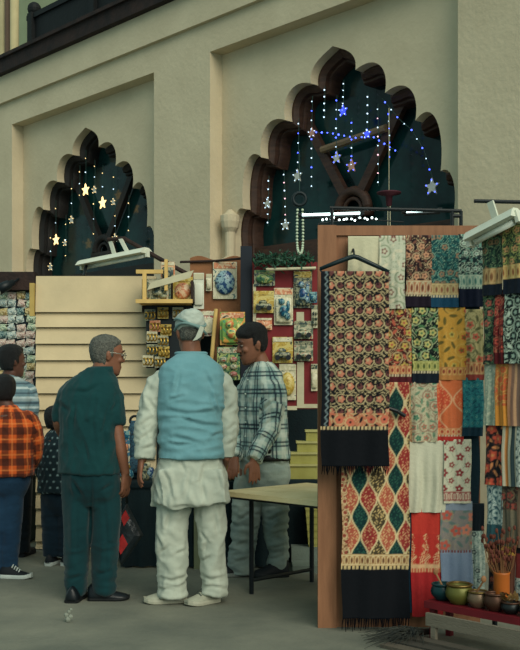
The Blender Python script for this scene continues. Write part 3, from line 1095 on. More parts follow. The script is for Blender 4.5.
    shoe(root, (h.x - .02, Y + .02), (-.96, -.27), .245, .11, .12, (M_l, mat('pale_grey_sole', (128, 136, 130), .7)))
    h = P(288, 580, Y)
    shoe(root, (h.x, Y - .02), (-.97, -.22), .25, .11, .135, (M_l, M_ls))
    return root


# ---- boy in the orange checked shirt, striped-shirt man, small child -------------------
def back_figure(label, Y, cx, head_px, H, f, shirt, trouser, skin, foot_y, hair_th=.016, shoes=None, extras=None, hfwd=None):
    """A figure seen from behind: proportions from its own pixel rows."""
    S = Y / FPX
    p = lambda x, y, dy=0: P(x, y, Y + dy)
    root = thing('person', label, 'person', base_of(P(cx, foot_y, Y).x, Y))
    f = Vector(f).normalized(); r = f.cross(UP)
    hd = Head(p(*head_px), hfwd or f, H, -.05)
    sh, hem, sw, hw, dp = shirt['top'], shirt['hem'], shirt['sw'], shirt['hw'], shirt['dp']
    body = MB()
    hd.flesh(body)
    nk = H * .24
    limb(body, [p(cx, sh + 12), p(cx, sh + 2), p(head_px[0], head_px[1] + H / S * .30)], [nk * 1.3, nk * 1.05, nk])
    rings(body, [(p(cx, y), a * S * .88, dp * .85) for y, a in ((sh + 6, sw * .7), (sh + 14, sw * .92), ((sh + hem) / 2, hw * .95), (hem + 6, hw * .92))], r, f)
    for A in shirt['arms']:
        pts = [p(*q) for q in A['pts']]
        pre = pts[0] + (p(cx, A['pts'][0][1]) - pts[0]) * .42 - UP * .015
        limb(body, [pre, pts[0] - UP * .035] + pts[1:], [A['r'][0] * .6] + [x * .7 for x in A['r']])
        hand(body, pts[-1], pts[-1] - pts[-2] + UP * -.02, A.get('n', (0, 1, 0)), (0, 1, .2), H * .74, .6)
    for L in trouser['legs']:
        limb(body, [p(*q) for q in L['pts']], [x * .72 for x in L['r']])
    mk('body', remesh(body, .0065, 2), skin, root, True)
    hd.eyes(root)
    hd.hair(M_hair, root, th=hair_th, front=.07, side=-.025, nape=-.075, seed=cx)
    s = MB()
    rings(s, [(p(cx, y), a * S, d) for y, a, d in ((sh - 3, sw * .30, dp * .5), (sh + 1, sw * .48, dp * .65), (sh + 6, sw * .72, dp * .8), (sh + 12, sw * .90, dp * .92), (sh + 21, sw * .97, dp), ((sh + hem) / 2, (sw + hw) / 2, dp * 1.06), (hem - 6, hw, dp * 1.08), (hem, hw * 1.0, dp * 1.08))], r, f, 2.5)
    for A in shirt['arms']:
        pts = [p(*q) for q in A['pts']]
        pre = pts[0] + (p(cx, A['pts'][0][1]) - pts[0]) * .42 - UP * .012
        limb(s, [pre, pts[0] - UP * .03] + pts[1:], [A['r'][0] * .85] + A['r'], 16)
    sm = remesh(s, .007, 4)
    wrinkle(sm, .017, (7, 7, 5), cx * .3)
    wrinkle(sm, .008, (15, 15, 12), cx * .2)
    if shirt.get('col'):
        bones = [(p(cx, hem), p(cx, sh), sw * S * .9, f)]
        for A in shirt['arms']:
            pts = [p(*q) for q in A['pts']]
            bones += [(pts[0], pts[len(pts) // 2], A['r'][0], f), (pts[len(pts) // 2], pts[-1], A['r'][-1], f)]
        sm.col = shirt['col'](nearest_uv(sm, bones), sm)
    mk(shirt['name'], sm, shirt['mat'], root, True)
    c = MB()
    c.torus(p(cx, sh - 1), H * .30, H * .06, r, f * .85, 24, 8)
    t = MB()
    rings(t, [(p(cx, y), hw * S * .90, dp * .9) for y in (hem - 8, hem + 5)] + [(p(cx, hem + 14), hw * S * .80, dp * .75), (p(cx, hem + 22), hw * S * .6, dp * .5)], r, f, 2.2)
    for L in trouser['legs']:
        limb(t, [p(*q) for q in L['pts']], L['r'], 16)
    tm = remesh(t, .009, 3)
    wrinkle(tm, .010, (7, 7, 4), cx * .5)
    wrinkle(tm, .009, (5, 5, 15), cx * .7, mask=lambda v: 1 if v[2] < .4 else .2)
    mk(trouser['name'], tm, trouser['mat'], root, True)
    for (hx, dy, d, L, mats) in shoes:
        h = P(hx, foot_y, Y)
        shoe(root, (h.x, Y + dy), d, L, L * .40, L * .42, mats)
    return root


M_blk = mat('black_canvas_shoe', (12, 18, 24), .7)
M_wht = mat('white_rubber', (176, 184, 178), .6)


def orange_cols(uv, mb):
    return plaid(uv, (194, 84, 34), [(0, .105, 0, .05, (40, 24, 22), .72), (1, .105, 0, .05, (40, 24, 22), .72), (0, .105, .05, .010, (224, 132, 70), .5), (1, .105, .05, .010, (224, 132, 70), .5)])


def striped_cols(uv, mb):
    return plaid(uv, (96, 122, 130), [(1, .075, 0, .018, (170, 186, 186), .9), (1, .075, .034, .012, (44, 62, 74), .8), (1, .15, .06, .02, (150, 166, 168), .7)])


def dotted_cols(uv, mb):
    col = np.tile(lin((14, 32, 38)), (len(uv), 1))
    x, y = uv[:, 0] / .045, uv[:, 1] / .045
    x = x + .5 * (np.round(y) % 2)
    d = np.hypot(x - np.round(x), y - np.round(y)) * .045
    m = np.clip((.009 - d) / .004, 0, 1)[:, None] * .75
    return col * (1 - m) + lin((120, 146, 148)) * m


waistcoat_man()
_, GREEN_ARM = green_man()
checked_man()
back_figure('boy in orange and black checked shirt and blue jeans with his back turned', 6.9, 8, (4, 391.5), .215, (-.12, .99, 0),
            dict(name='shirt', top=408, hem=476, sw=27, hw=25, dp=.14, mat=M_cloth_attr, col=orange_cols,
                 arms=[dict(pts=[(29, 417), (33.5, 438, .02), (33, 455, .05), (30, 466, .12)], r=[.068, .068, .062, .045]),
                       dict(pts=[(-13, 417), (-20, 438, .02), (-19, 456, .05), (-15, 470, .1)], r=[.066, .062, .056, .042])]),
            dict(name='jeans', mat=fabric('dark_blue_denim', (20, 44, 66), c2=(30, 58, 82), scale=5, bump=.2),
                 legs=[dict(pts=[(0, 482), (-2, 520), (-3, 550), (-3, 572)], r=[.088, .074, .062, .058]), dict(pts=[(12, 482), (11, 520, .01), (9.5, 550), (9, 568)], r=[.090, .076, .066, .062])]),
            M_skin_d, 577, shoes=[(-6, .0, (-.6, .6), .22, (M_blk, M_wht)), (2, -.03, (.97, -.15), .225, (M_blk, M_wht, M_wht))])
back_figure('dark-haired man in pale blue striped shirt facing the far left stall', 7.75, 8, (12, 361.5), .24, (.25, .97, 0),
            dict(name='shirt', top=378, hem=446, sw=27, hw=24, dp=.15, mat=M_cloth_attr, col=striped_cols,
                 arms=[dict(pts=[(27, 388), (31, 408, .0), (32, 426, .06), (33, 434, .14)], r=[.072, .064, .05, .04]),
                       dict(pts=[(-12, 388), (-17, 410), (-17, 430, .05), (-14, 446, .14)], r=[.07, .062, .05, .04])]),
            dict(name='trousers', mat=fabric('black_trouser', (14, 24, 30), scale=5),
                 legs=[dict(pts=[(-3, 452), (-3, 490), (-3, 530), (-3, 552)], r=[.098, .086, .075, .07]), dict(pts=[(20, 452), (21, 490), (21, 530), (21, 552)], r=[.098, .086, .075, .07])]),
            M_skin_d, 556, shoes=[(-4, -.05, (-.1, 1), .27, (M_blk, M_blk)), (20, -.05, (.15, 1), .27, (M_blk, M_blk))], hfwd=(.75, .66))
back_figure('small child in dark dotted jacket half hidden behind the man in green', 7.4, 58, (56.5, 421), .205, (.5, .86, 0),
            dict(name='jacket', top=433, hem=492, sw=18, hw=18, dp=.13, mat=M_cloth_attr, col=dotted_cols,
                 arms=[dict(pts=[(44, 444), (41.5, 460, .0), (43, 474, .1), (49, 482, .2)], r=[.056, .052, .046, .036]),
                       dict(pts=[(72, 444), (75, 460), (75, 474, .1), (72, 482, .2)], r=[.056, .05, .044, .035])]),
            dict(name='trousers', mat=fabric('navy_trouser', (13, 32, 44), scale=5),
                 legs=[dict(pts=[(51, 495), (51, 520), (51, 545), (51, 556)], r=[.078, .068, .064, .062]), dict(pts=[(66, 495), (66, 520), (66, 545), (66, 556)], r=[.078, .068, .064, .062])]),
            M_skin_d, 564, shoes=[(50, -.08, (.3, 1), .20, (M_blk, M_wht)), (65, -.08, (.5, .9), .20, (M_blk, M_wht))])

# ------------------------------------------------------------------ stalls
X1 = V(1, 0, 0)
FR = V(0, -1, 0)          # towards the street
M_cream = mat('cream_painted_board', (188, 171, 136), .6, scale=4, c2=(203, 184, 146), bump=.05)
M_tealcloth = mat('dark_teal_cloth', (11, 27, 32), .9, scale=5, c2=(17, 36, 40), bump=.2)
M_navy = mat('navy_post_paint', (14, 24, 36), .6, scale=5)
M_red = mat('maroon_board', (112, 30, 34), .7, scale=6, var=.15)
M_pale = mat('pale_painted_wood', (188, 182, 152), .6, scale=8)
M_orange_wood = mat('orange_brown_board', (120, 78, 50), .7, scale=5, c2=(146, 98, 62), bump=.1)
M_yellow = mat('yellow_pine', (206, 172, 104), .6, scale=10)
M_table = mat('worn_table_plank', (206, 188, 140), .7, scale=6, c2=(222, 206, 160), bump=.2, stretch=(1, 1, 1))


def pbox(mb, x0, y0, x1, y1, Y, depth, m=0):
    """Upright slab facing the street; its front face fills the pixel box at distance Y."""
    a, b = P(x0, y1, Y), P(x1, y0, Y)
    return mb.obox(a, V(b.x - a.x, 0, 0), V(0, depth, 0), V(0, 0, b.z - a.z), m)


# clapboard partition
root = thing('clapboard_partition', 'cream partition of overlapping horizontal boards behind the man in green', 'partition', (P(96, 545, 8.1).x, 8.13, 0))
bd = MB()
ys = [276, 313, 328, 344.5, 361, 377.5, 394] + [394 + 16.4 * k for k in range(1, 11)]
for y0, y1 in zip(ys[:-1], ys[1:]):
    a, b = P(36, y1, 8.1), P(156, y0, 8.1)
    if a.z < 0: a.z = 0
    if b.z <= .02: break
    w, h = b.x - a.x, b.z - a.z
    vs = [V(a.x, 8.075, a.z + .006), V(b.x, 8.075, a.z + .006), V(b.x, 8.105, b.z), V(a.x, 8.105, b.z), V(a.x, 8.13, a.z + .006), V(b.x, 8.13, a.z + .006), V(b.x, 8.13, b.z), V(a.x, 8.13, b.z)]
    bd.add(vs, [(0, 1, 2, 3), (5, 4, 7, 6), (0, 4, 5, 1), (3, 2, 6, 7), (0, 3, 7, 4), (1, 5, 6, 2)])
mk('boarding', bd, M_cream, root)
bk = MB()
a, b = P(36, 545, 8.13), P(156, 277, 8.13)
bk.obox(V(a.x, 8.13, 0), V(b.x - a.x, 0, 0), V(0, .05, 0), V(0, 0, b.z))
mk('backing', bk, M_cream, root)
ep = MB()
pbox(ep, 29.5, 283, 34, 316, 8.05, .05)
e = mk('end_strip', ep, mat('mustard_paint', (176, 150, 84), .6), root)

# far left stall: shiny packets on a display panel, dark counter, beam, spotlight
root = thing('packet_stand', 'dark stand hung with rows of shiny packets at the far left stall', 'display stand', (P(0, 400, 9.0).x, 9.03, 0))
d = MB()
pbox(d, -12, 286, 37, 410, 9.02, .03)
mk('board', d, mat('dark_slate_board', (24, 38, 44), .8), root)
for x in (-11, 36):
    q = MB()
    a = P(x, 286, 9.03)
    q.obox(V(a.x - .02, 9.03, 0), V(.04, 0, 0), V(0, .04, 0), V(0, 0, a.z))
    mk('post', q, M_black, root)
kinds = [('silver blue', [(60, 92, 104), (150, 170, 168), (206, 210, 196), (40, 80, 110)]), ('pale green', [(44, 74, 70), (130, 160, 136), (204, 208, 180), (60, 110, 96)]),
         ('pink and white', [(120, 60, 66), (190, 160, 150), (210, 200, 184), (70, 80, 100)]), ('gold', [(70, 70, 54), (170, 142, 86), (212, 198, 150), (90, 100, 90)]),
         ('dark teal', [(16, 40, 50), (40, 84, 92), (150, 170, 160), (30, 60, 84)])]
protos = []
for i, (nm, cols) in enumerate(kinds):
    m = MB()
    m.box(V(0, .004, .03), .080, .006, .066, 0, bev=.003)
    m.box(V(0, -.008, .024), .058, .022, .036, 1, bev=.010)
    m.ball(V(.012, -.02, .026), (.013, .008, .013), 10, 6, 1)
    o = mk('shiny_packet', m, [print_mat('packet_card_%d' % i, cols, 48, .35), print_mat('packet_toy_%d' % i, cols[::-1], 60, .2)], None, origin=(0, 0, 0))
    tag(o, nm + ' shiny little packet hanging in the rows at the far left stall', 'packet', nm + ' packets at the far left stall')
    protos.append(o)
n = 0
for row in range(14):
    for colm in range(5):
        x, y = -6 + colm * 9 + RND.uniform(-1, 1), 299 + row * 7.9 + RND.uniform(-.8, .8)
        k = RND.choice((0, 0, 1, 1, 2, 3, 4)) if n >= 5 else n
        o = protos[k] if n < 5 else protos[k].copy()
        if n >= 5: C.objects.link(o)
        q = P(x, y, 9.005)
        o.location = (q.x, q.y, q.z)
        o.rotation_euler = (0, RND.uniform(-.3, .3), 0)
        n += 1
c = MB()
a, b = P(-22, 560, 8.4), P(30, 440, 8.4)
c.box(V((a.x + b.x) / 2, 8.68, .45), b.x - a.x, .55, .9, bev=.02)
tag(mk('cloth_covered_counter', c, M_tealcloth), 'dark cloth-covered counter of the far left stall behind the striped shirt', 'counter')
c = MB()
a, b = P(-12, 290, 8.95), P(35, 272, 8.95)
c.obox(V(a.x, 8.93, a.z), V(b.x - a.x, 0, 0), V(0, .14, 0), V(0, 0, b.z - a.z))
tag(mk('wooden_beam', c, M_beam), 'dark brown wooden beam across the top of the far left stall', 'beam')
root = thing('spotlight', 'black spotlight with pale lens under the beam at far left', 'lamp', P(4, 292, 8.85))
c = MB()
a, b = P(14, 282, 8.84), P(-2, 290, 8.78)
c.tube([a, a + (b - a) * .25, a + (b - a) * .3, b], [.025, .03, .042, .05], 14)
mk('housing', c, M_black, root, True)
c = MB(); c.tube([b, b + (b - a).normalized() * .012], [.048, .045], 14)
mk('lens', c, M_white_lamp, root, True)
c = MB(); c.tube([a, a + V(.02, .1, .04)], .01, 8)
mk('bracket', c, M_black, root)

# middle stall: dark sheet added for the shade behind the goods, post, boards
c = MB()
c.obox(V(P(240, 0, 8.2).x, 8.2, 0), V(.95, 0, 0), V(0, .02, 0), V(0, 0, 1.75))
pbox(c, 156, 300, 254, 480, 8.2, .02)
a = P(156, 480, 8.2)
c.obox(V(a.x, 8.2, 0), V(P(254, 0, 8.2).x - a.x, 0, 0), V(0, .02, 0), V(0, 0, a.z))
tag(mk('shade_sheet', c, M_tealcloth), 'added dark teal sheet standing in for shade at the rear of the toy stall', 'cloth')
c = MB()
a, b = P(240.5, 600, 7.75), P(252, 246, 7.75)
c.obox(V(a.x, 7.75, 0), V(b.x - a.x, 0, 0), V(0, .09, 0), V(0, 0, b.z))
tag(mk('square_post', c, M_navy), 'dark navy square post between the orange board and the maroon board', 'post')
c = MB()
a, b = P(190, 325, 7.98), P(241, 258, 7.98)
pts = []
for i in range(14):
    t = i / 13
    pts.append(V(a.x + (b.x - a.x) * t, 7.98, b.z + .018 * math.sin(t * 9)))
pts += [V(b.x, 7.98, a.z), V(a.x, 7.98, a.z)]
c.prism(pts, V(0, .03, 0))
p0 = P(225, 325, 8.0)
c.obox(V(p0.x, 8.01, 0), V(.06, 0, 0), V(0, .03, 0), V(0, 0, p0.z + .1))
tag(mk('orange_board', c, M_orange_wood), 'orange-brown board with wavy top edge behind the round blue toy', 'board')

root = thing('maroon_display_board', 'maroon display board hung with toy packs behind the man in the checked shirt', 'display board', (P(285, 410, 7.7).x, 7.72, 0))
c = MB(); pbox(c, 252.5, 262, 319, 409, 7.7, .03); mk('board', c, M_red, root)
for (x0, y0, x1, y1) in ((253, 284, 256, 326), (256, 406, 297, 410), (297, 404, 319, 408), (296.5, 312, 304, 322), (297, 362, 304, 404)):
    c = MB(); pbox(c, x0, y0, x1, y1, 7.692, .008); mk('edge_strip', c, M_pale, root)
for x in (256, 283):
    c = MB(); q = P(x, 409, 7.72); c.obox(V(q.x, 7.73, 0), V(.04, 0, 0), V(0, .03, 0), V(0, 0, q.z + .05)); mk('leg', c, M_black, root)
c = MB()
c.tube([P(266, 269.5, 7.6), P(316, 268, 7.6)], .011, 8)
for x in (268, 314): c.tube([P(x, 269, 7.6), P(x, 268, 7.7)], .008, 6)
tag(mk('hanging_rail', c, M_pale), 'pale horizontal rail along the top of the maroon board', 'rail')
M_leaf = mat('dark_green_tinsel', (20, 58, 52), .4, scale=30, c2=(60, 96, 70))
g = MB()
for i in range(420):
    x = RND.uniform(255, 313); y = RND.gauss(260, 3.2)
    q = P(x, y, 7.62 + RND.uniform(-.03, .04))
    dr = V(RND.uniform(-1, 1), RND.uniform(-1, 1), RND.uniform(-1, 1)).normalized()
    sd = dr.cross(V(RND.uniform(-1, 1), .5, RND.uniform(-1, 1))).normalized()
    g.add([q, q + dr * .03 + sd * .008, q + dr * .055, q + dr * .03 - sd * .008], [(0, 1, 2, 3)])
g.tube([P(254, 262, 7.63), P(284, 257, 7.63), P(314, 260, 7.63)], .008, 6)
o = mk('tinsel_garland', g, M_leaf)
tag(o, 'dark green tinsel garland draped along the rail above the maroon board', 'garland')


def toy_pack(label, x0, y0, x1, y1, Y, card, toy, style='oval', name='toy_pack', cat='toy pack', tilt=0.0, header=None):
    a, b = P(x0, y1, Y), P(x1, y0, Y)
    w, h = b.x - a.x, b.z - a.z
    root = thing(name, label, cat, ((a.x + b.x) / 2, Y, a.z))
    cx, cz = (a.x + b.x) / 2, (a.z + b.z) / 2
    c = MB()
    c.box(V(cx, Y - .004, cz), w, .008, h, bev=.002)
    mk('backing_card', c, card, root)
    hd = MB(); hd.box(V(cx, Y - .010, b.z - h * .10), w * .92, .004, h * .16)
    mk('header_print', hd, header or M_yellow, root)
    if style == 'oval':
        t = MB(); t.ball(V(cx, Y - .014, a.z + h * .44), (w * .42, .035, h * .33), 20, 10); mk('blister', t, toy, root, True)
        t = MB(); t.torus(V(cx, Y - .030, a.z + h * .44), min(w, h) * .22, .012, X1, UP, 20, 8); mk('toy_ring', t, toy, root, True)
    elif style == 'figure':
        t = MB(); t.box(V(cx, Y - .02, a.z + h * .40), w * .84, .03, h * .68, bev=.012); mk('blister', t, card, root, True)
        t = MB()
        t.ball(V(cx - w * .1, Y - .045, a.z + h * .62), w * .17, 12, 8)
        t.ball(V(cx, Y - .042, a.z + h * .36), (w * .24, .03, h * .17), 12, 8)
        t.ball(V(cx + w * .22, Y - .045, a.z + h * .22), (w * .15, .025, h * .1), 10, 6)
        t.ball(V(cx + w * .24, Y - .042, a.z + h * .5), (w * .10, .02, h * .15), 10, 6)
        mk('toy', t, toy, root, True)
    elif style == 'car':
        for k in (0,):
            t = MB()
            yb = Y - .035
            t.box(V(cx, yb, a.z + h * .30), w * .78, .05, h * .22, bev=.012)
            t.box(V(cx - w * .04, yb, a.z + h * .47), w * .42, .042, h * .18, bev=.014)
            to = mk('toy_car', t, toy, root, True)
            for sx in (-.26, .26):
                q = MB(); q.lathe(V(cx + sx * w, yb - .024, a.z + h * .20), [(.0, -.004), (.020, -.004), (.020, .01), (.0, .01)], 14, axis=V(0, 1, 0)); mk('wheel', q, M_black, to)
    elif style == 'rows':
        for r_ in range(3):
            for c_ in range(2):
                t = MB(); t.ball(V(cx + (c_ - .5) * w * .44, Y - .018, a.z + h * (.18 + .22 * r_)), (w * .17, .02, h * .085), 12, 8)
                mk('toy', t, toy if (r_ + c_) % 2 else (header or M_yellow), root, True)
    elif style == 'plain':
        t = MB(); t.box(V(cx, Y - .016, a.z + h * .40), w * .8, .022, h * .6, bev=.008); mk('blister', t, toy, root, True)
    return root


pm = print_mat
c_teal = pm('teal_toy', [(14, 46, 66), (20, 84, 110), (120, 160, 160), (10, 36, 56)], 26, .3)
c_blue = pm('blue_toy', [(16, 40, 74), (24, 66, 110), (140, 170, 176), (14, 30, 60)], 22, .3)
c_green = pm('green_toy', [(22, 54, 46), (60, 104, 70), (150, 160, 96), (20, 40, 40)], 22, .4)
c_yel = pm('yellow_pack', [(48, 60, 44), (176, 146, 58), (196, 178, 104), (28, 50, 50)], 18, .4)
c_pale = pm('pale_pack', [(130, 140, 120), (190, 184, 152), (206, 200, 172), (80, 110, 104)], 20, .4)
c_salm = pm('salmon_pack', [(110, 60, 50), (196, 124, 86), (212, 178, 140), (60, 60, 56)], 20, .4)
c_car = pm('grey_green_pack', [(34, 54, 50), (96, 108, 88), (172, 168, 140), (150, 70, 50)], 26, .4)
c_dark = pm('dark_pack', [(16, 32, 36), (40, 60, 58), (140, 140, 110), (20, 28, 34)], 24, .4)
YB = 7.688
toy_pack('green leafy toy pack at the top left of the maroon board', 254, 270, 275, 286, YB, c_dark, c_green, 'oval', header=c_green)
toy_pack('yellow-topped toy pack with dark toy, under the green pack on the maroon board', 253.5, 291, 274, 313, YB, c_yel, c_dark, 'car', header=c_yel)
toy_pack('salmon and cream toy pack just above the checked man\'s hair', 256, 318, 272, 330, YB, c_salm, c_salm, 'plain', header=c_pale)
toy_pack('blue figure toy in a pale pack, centre of the maroon board', 274, 288, 293, 325, YB, c_pale, c_teal, 'figure', header=c_salm)
toy_pack('tall blue toy pack with yellow header at the upper right of the maroon board', 293.5, 271, 312, 308, YB, c_dark, c_blue, 'figure', header=c_yel)
toy_pack('small bright blue toy poking out at the right edge of the maroon board', 309, 292, 317, 303, YB - .03, c_teal, c_teal, 'oval', header=c_teal)
toy_pack('narrow strip of tiny toys at the right edge of the maroon board', 311.5, 305, 318, 328, YB, c_pale, c_dark, 'rows', header=c_dark)
toy_pack('wide yellow and black toy pack beside the checked man\'s ear', 272.5, 337, 293, 363, YB, c_yel, c_dark, 'car', header=c_pale)
toy_pack('toy car pack, upper of two alike on the maroon board', 294, 321, 313, 339, YB, c_car, c_car, 'car', header=c_dark)
toy_pack('toy car pack, lower of two alike on the maroon board', 294, 341, 313, 361, YB, c_car, c_car, 'car', header=c_dark)
toy_pack('yellow bagged toy behind the checked man\'s shoulder', 279, 364, 296, 400, YB, c_pale, c_yel, 'oval', header=c_pale)
toy_pack('slim white toy pack hanging low at the right of the maroon board', 311, 364, 317.5, 391, YB, c_pale, c_pale, 'plain', header=c_dark)
# toy shelf on the partition side
root = thing('display_shelf', 'yellow pine display shelf of boxed toys right of the cream partition', 'shelf', P(166, 305, 7.95))
q = P(141, 305, 7.9); q2 = P(194, 272, 7.9)
for nm, o, ex in (('shelf_board', V(q.x, 7.74, q.z), V(q2.x - q.x, .24, .02)), ('top_rail', V(q.x - .02, 7.74, q2.z - .03), V((q2.x - q.x) * .5, .03, .03)), ('bottom_rail', V(q.x - .02, 7.72, q.z - .0), V(q2.x - q.x + .02, .02, .03)),
                  ('upright', V(q.x + .03, 7.74, q.z), V(.03, .03, q2.z - q.z - .03)), ('upright', V(q.x + .2, 7.74, q.z + .1), V(.025, .03, .24)), ('back_panel', V(q.x, 7.96, q.z - .05), V(q2.x - q.x, .02, q2.z - q.z)), ('side_panel', V(q2.x - .015, 7.76, q.z), V(.015, .2, .18))):
    c = MB(); c.obox(o, X1 * ex.x, V(0, ex.y, 0), UP * ex.z); mk(nm, c, M_beam if nm in ('back_panel', 'side_panel') else M_yellow, root)
toy_pack('boxed grey-blue toy on the pine display shelf, nearest the partition', 146.5, 279, 171, 302, 7.83, c_car, c_dark, 'figure', header=c_pale)
toy_pack('small picture card standing upright above the pine display shelf', 161, 262, 175, 280, 7.85, c_salm, c_dark, 'plain', header=c_pale)
toy_pack('orange-brown boxed toy at the right end of the pine display shelf', 173, 277, 193, 302, 7.85, c_yel, c_salm, 'oval', header=c_yel)
c = MB()
a, b = P(147, 290, 7.74), P(190, 278, 7.74)
c.prism([a, b, b + V(.03, 0, .06), a + V(.03, 0, .06)], V(0, -.006, 0))
tag(mk('paper_strip', c, M_pale), 'white paper strip lying slantwise across the boxed toys on the pine shelf', 'paper strip')
toy_pack('long white hanging packet right of the pine display shelf', 193.5, 273, 204, 309, 7.92, M_white_lamp, M_white_lamp, 'plain', name='hanging_packet', cat='packet', header=M_pale)
toy_pack('short pale green hanging packet beside the round blue toy', 206, 274, 212, 291, 7.95, c_pale, c_pale, 'plain', name='hanging_packet', cat='packet', header=M_pale)
toy_pack('round blue toy on a white card against the orange-brown board', 213, 262, 237, 299, 7.965, c_pale, c_blue, 'oval', header=c_salm)
toy_pack('green, yellow and orange picture card under the round blue toy', 220, 312, 245, 345, 7.72, pm('rainbow_card', [(60, 130, 104), (110, 150, 70), (206, 150, 70), (200, 206, 176)], 9, .5), pm('rainbow_toy', [(70, 140, 130), (200, 120, 70), (190, 190, 110), (40, 110, 90)], 16, .4), 'figure', header=c_salm)
toy_pack('green and pink bag of toys in front of the checked man\'s face', 217, 347, 240, 380, 7.70, c_green, pm('mixed_toy', [(40, 80, 60), (150, 90, 84), (190, 176, 140), (60, 96, 60)], 24, .4), 'rows', header=c_car)
toy_pack('pink and white scribbled card behind the white cap', 196, 311, 215, 336, 7.88, pm('scribble_card', [(206, 204, 180), (214, 208, 186), (176, 90, 84), (206, 204, 180)], 34, .5), c_pale, 'plain', header=c_pale)
for i, (xa, xb) in enumerate(((216, 209), (219.5, 214))):
    c = MB(); c.tube([P(xa, 309, 7.80 + .04 * i), P(xb, 390, 7.75 + .04 * i), P(xb - 8, 540, 7.70 + .04 * i)], .016, 8)
    tag(mk('wooden_rod', c, [M_yellow, M_orange_wood][i]), ['pale yellow rod leaning beside the scribbled card', 'darker brown rod leaning beside the green picture card'][i], 'rod')
# bangle cards in a column beside the cap
M_gold = mat('brass_gilt', (184, 150, 70), .3, scale=30, metal=.7, var=.3)
bc = [(150, 315), (163, 313), (178, 313), (191, 315), (155, 326), (166, 330), (152, 337), (163, 341), (152, 350), (164, 352), (148, 361), (160, 362)]
words = ['topmost left bangle card above the red strip', 'second bangle card in the top row', 'third bangle card in the top row, above the cap', 'bangle card at the right end of the top row, above the cap', 'bangle card with reddish beads below the top row', 'yellow bangle card level with the cap brim', 'dark bangle card left of the yellow one', 'bangle card beside the waistcoat man\'s ear', 'bangle card against the partition at ear level', 'bangle card just left of the waistcoat man\'s neck', 'lowest bangle card against the partition', 'lowest bangle card touching the shoulder line']
for i, (x, y) in enumerate(bc):
    q = P(x, y, 7.9)
    root = thing('bangle_card', 'gilt ' + words[i], 'bangle card', q + V(0, 0, -.045))
    c = MB(); c.box(q, .086, .008, .09, bev=.003); mk('card', c, [c_dark, c_yel, c_pale, c_car][i % 4] if i != 4 else c_salm, root)
    for k in range(3):
        t = MB(); t.torus(q + V((k - 1) * .026, -.014, -.004), .026, .006, V(.6, -.8, 0), UP, 16, 6); mk('bangle', t, M_gold, root, True)
c = MB()
pbox(c, 146, 305.5, 196, 368, 7.93, .015)
tag(mk('bangle_rack', c, M_black), 'black board carrying the columns of gilt bangle cards', 'rack')

# counter under a dark cloth, goods on it
root = thing('stall_counter', 'long toy stall counter under a dark cloth, behind the three men', 'counter', (P(200, 570, 7.5).x, 7.5, 0))
xa, xb = P(121, 0, 7.25).x, .17
c = MB(); c.box(V((xa + xb) / 2, 7.45, .60), xb - xa, .40, .05, bev=.012); mk('counter_top', c, M_tealcloth, root)
c = MB()
rg = []
for zz, e in ((.60, .0), (.30, .01), (.012, .02)):
    r_ = []
    for i in range(60):
        t = i / 59
        r_.append(V(xa + (xb - xa) * t, 7.262 - e * (1 + math.sin(t * 60)) , zz))
    rg.append(r_)
c.loft(rg, caps=False, closed=False)
rg2 = [[v + V(0, .012, 0) for v in r_] for r_ in rg]
c.loft(rg2, caps=False, closed=False)
mk('cloth_skirt', c, M_tealcloth, root, True)
for x, y in ((xa + .05, 7.3), (xb - .05, 7.3), (xa + .05, 7.6), (xb - .05, 7.6)):
    c = MB(); c.box(V(x, y, .29), .05, .05, .58); mk('leg', c, M_black, root)
c = MB(); q = P(197, 556, 7.15); c.box(V(q.x, 7.21, .30), .05, .03, .60)
tag(mk('post', c, mat('olive_paint', (112, 120, 92), .7), root), 'pale olive post')
c = MB(); c.box(V(.0, 7.45, .629), .33, .38, .008); mk('red_runner', c, mat('red_cloth_runner', (176, 60, 44), .8), root)

root = thing('backpack', 'dark blue little backpack standing on the counter between the two older men', 'bag', (P(135, 470, 7.5).x, 7.5, .625))
q = P(135, 445, 7.5)
c = MB(); rings(c, [(V(q.x, 7.5, z), a, b) for z, a, b in ((.627, .045, .05), (.66, .055, .065), (.85, .058, .065), (1.0, .05, .055), (1.06, .03, .03))], X1, V(0, 1, 0)); m_bp = pm('blue_check_cloth', [(16, 38, 52), (24, 56, 76), (44, 84, 100), (12, 28, 40)], 40, .8); mk('body', c, m_bp, root, True)
c = MB(); c.box(V(q.x, 7.425, .73), .07, .03, .12, bev=.012); mk('pocket', c, m_bp, root, True)
c = MB(); c.torus(V(q.x, 7.49, 1.06), .035, .010, X1, UP, 18, 8); mk('handle', c, M_black, root, True)
toy_pack('red, white and blue toy pack standing on the counter by the green sleeve', 119, 430, 130, 476, 7.42, pm('rwb_pack', [(180, 74, 50), (206, 196, 168), (60, 110, 136), (200, 120, 70)], 14, .4), c_salm, 'rows', header=c_teal)


def trinket(x, Y, z0, k, sc, m1, m2):
    q = V(P(x, 400, Y).x, Y, z0)
    root = thing('trinket', '', 'trinket', q)
    c = MB()
    if k == 0: c.lathe(q, [(.0, 0), (.03 * sc, .0), (.035 * sc, .02 * sc), (.018 * sc, .045 * sc), (.03 * sc, .075 * sc), (.02 * sc, .1 * sc), (.0, .11 * sc)], 14)
    elif k == 1: c.ball(q + UP * .035 * sc, (.036 * sc, .036 * sc, .035 * sc), 12, 8)
    else: c.box(q + UP * .03 * sc, .06 * sc, .05 * sc, .06 * sc, bev=.01)
    mk('body', c, m1, root, True)
    c = MB()
    tz = (.11, .07, .06)[k] * sc
    c.ball(q + UP * (tz + .012 * sc), .016 * sc, 10, 6)
    mk('top', c, m2, root, True)
    return root


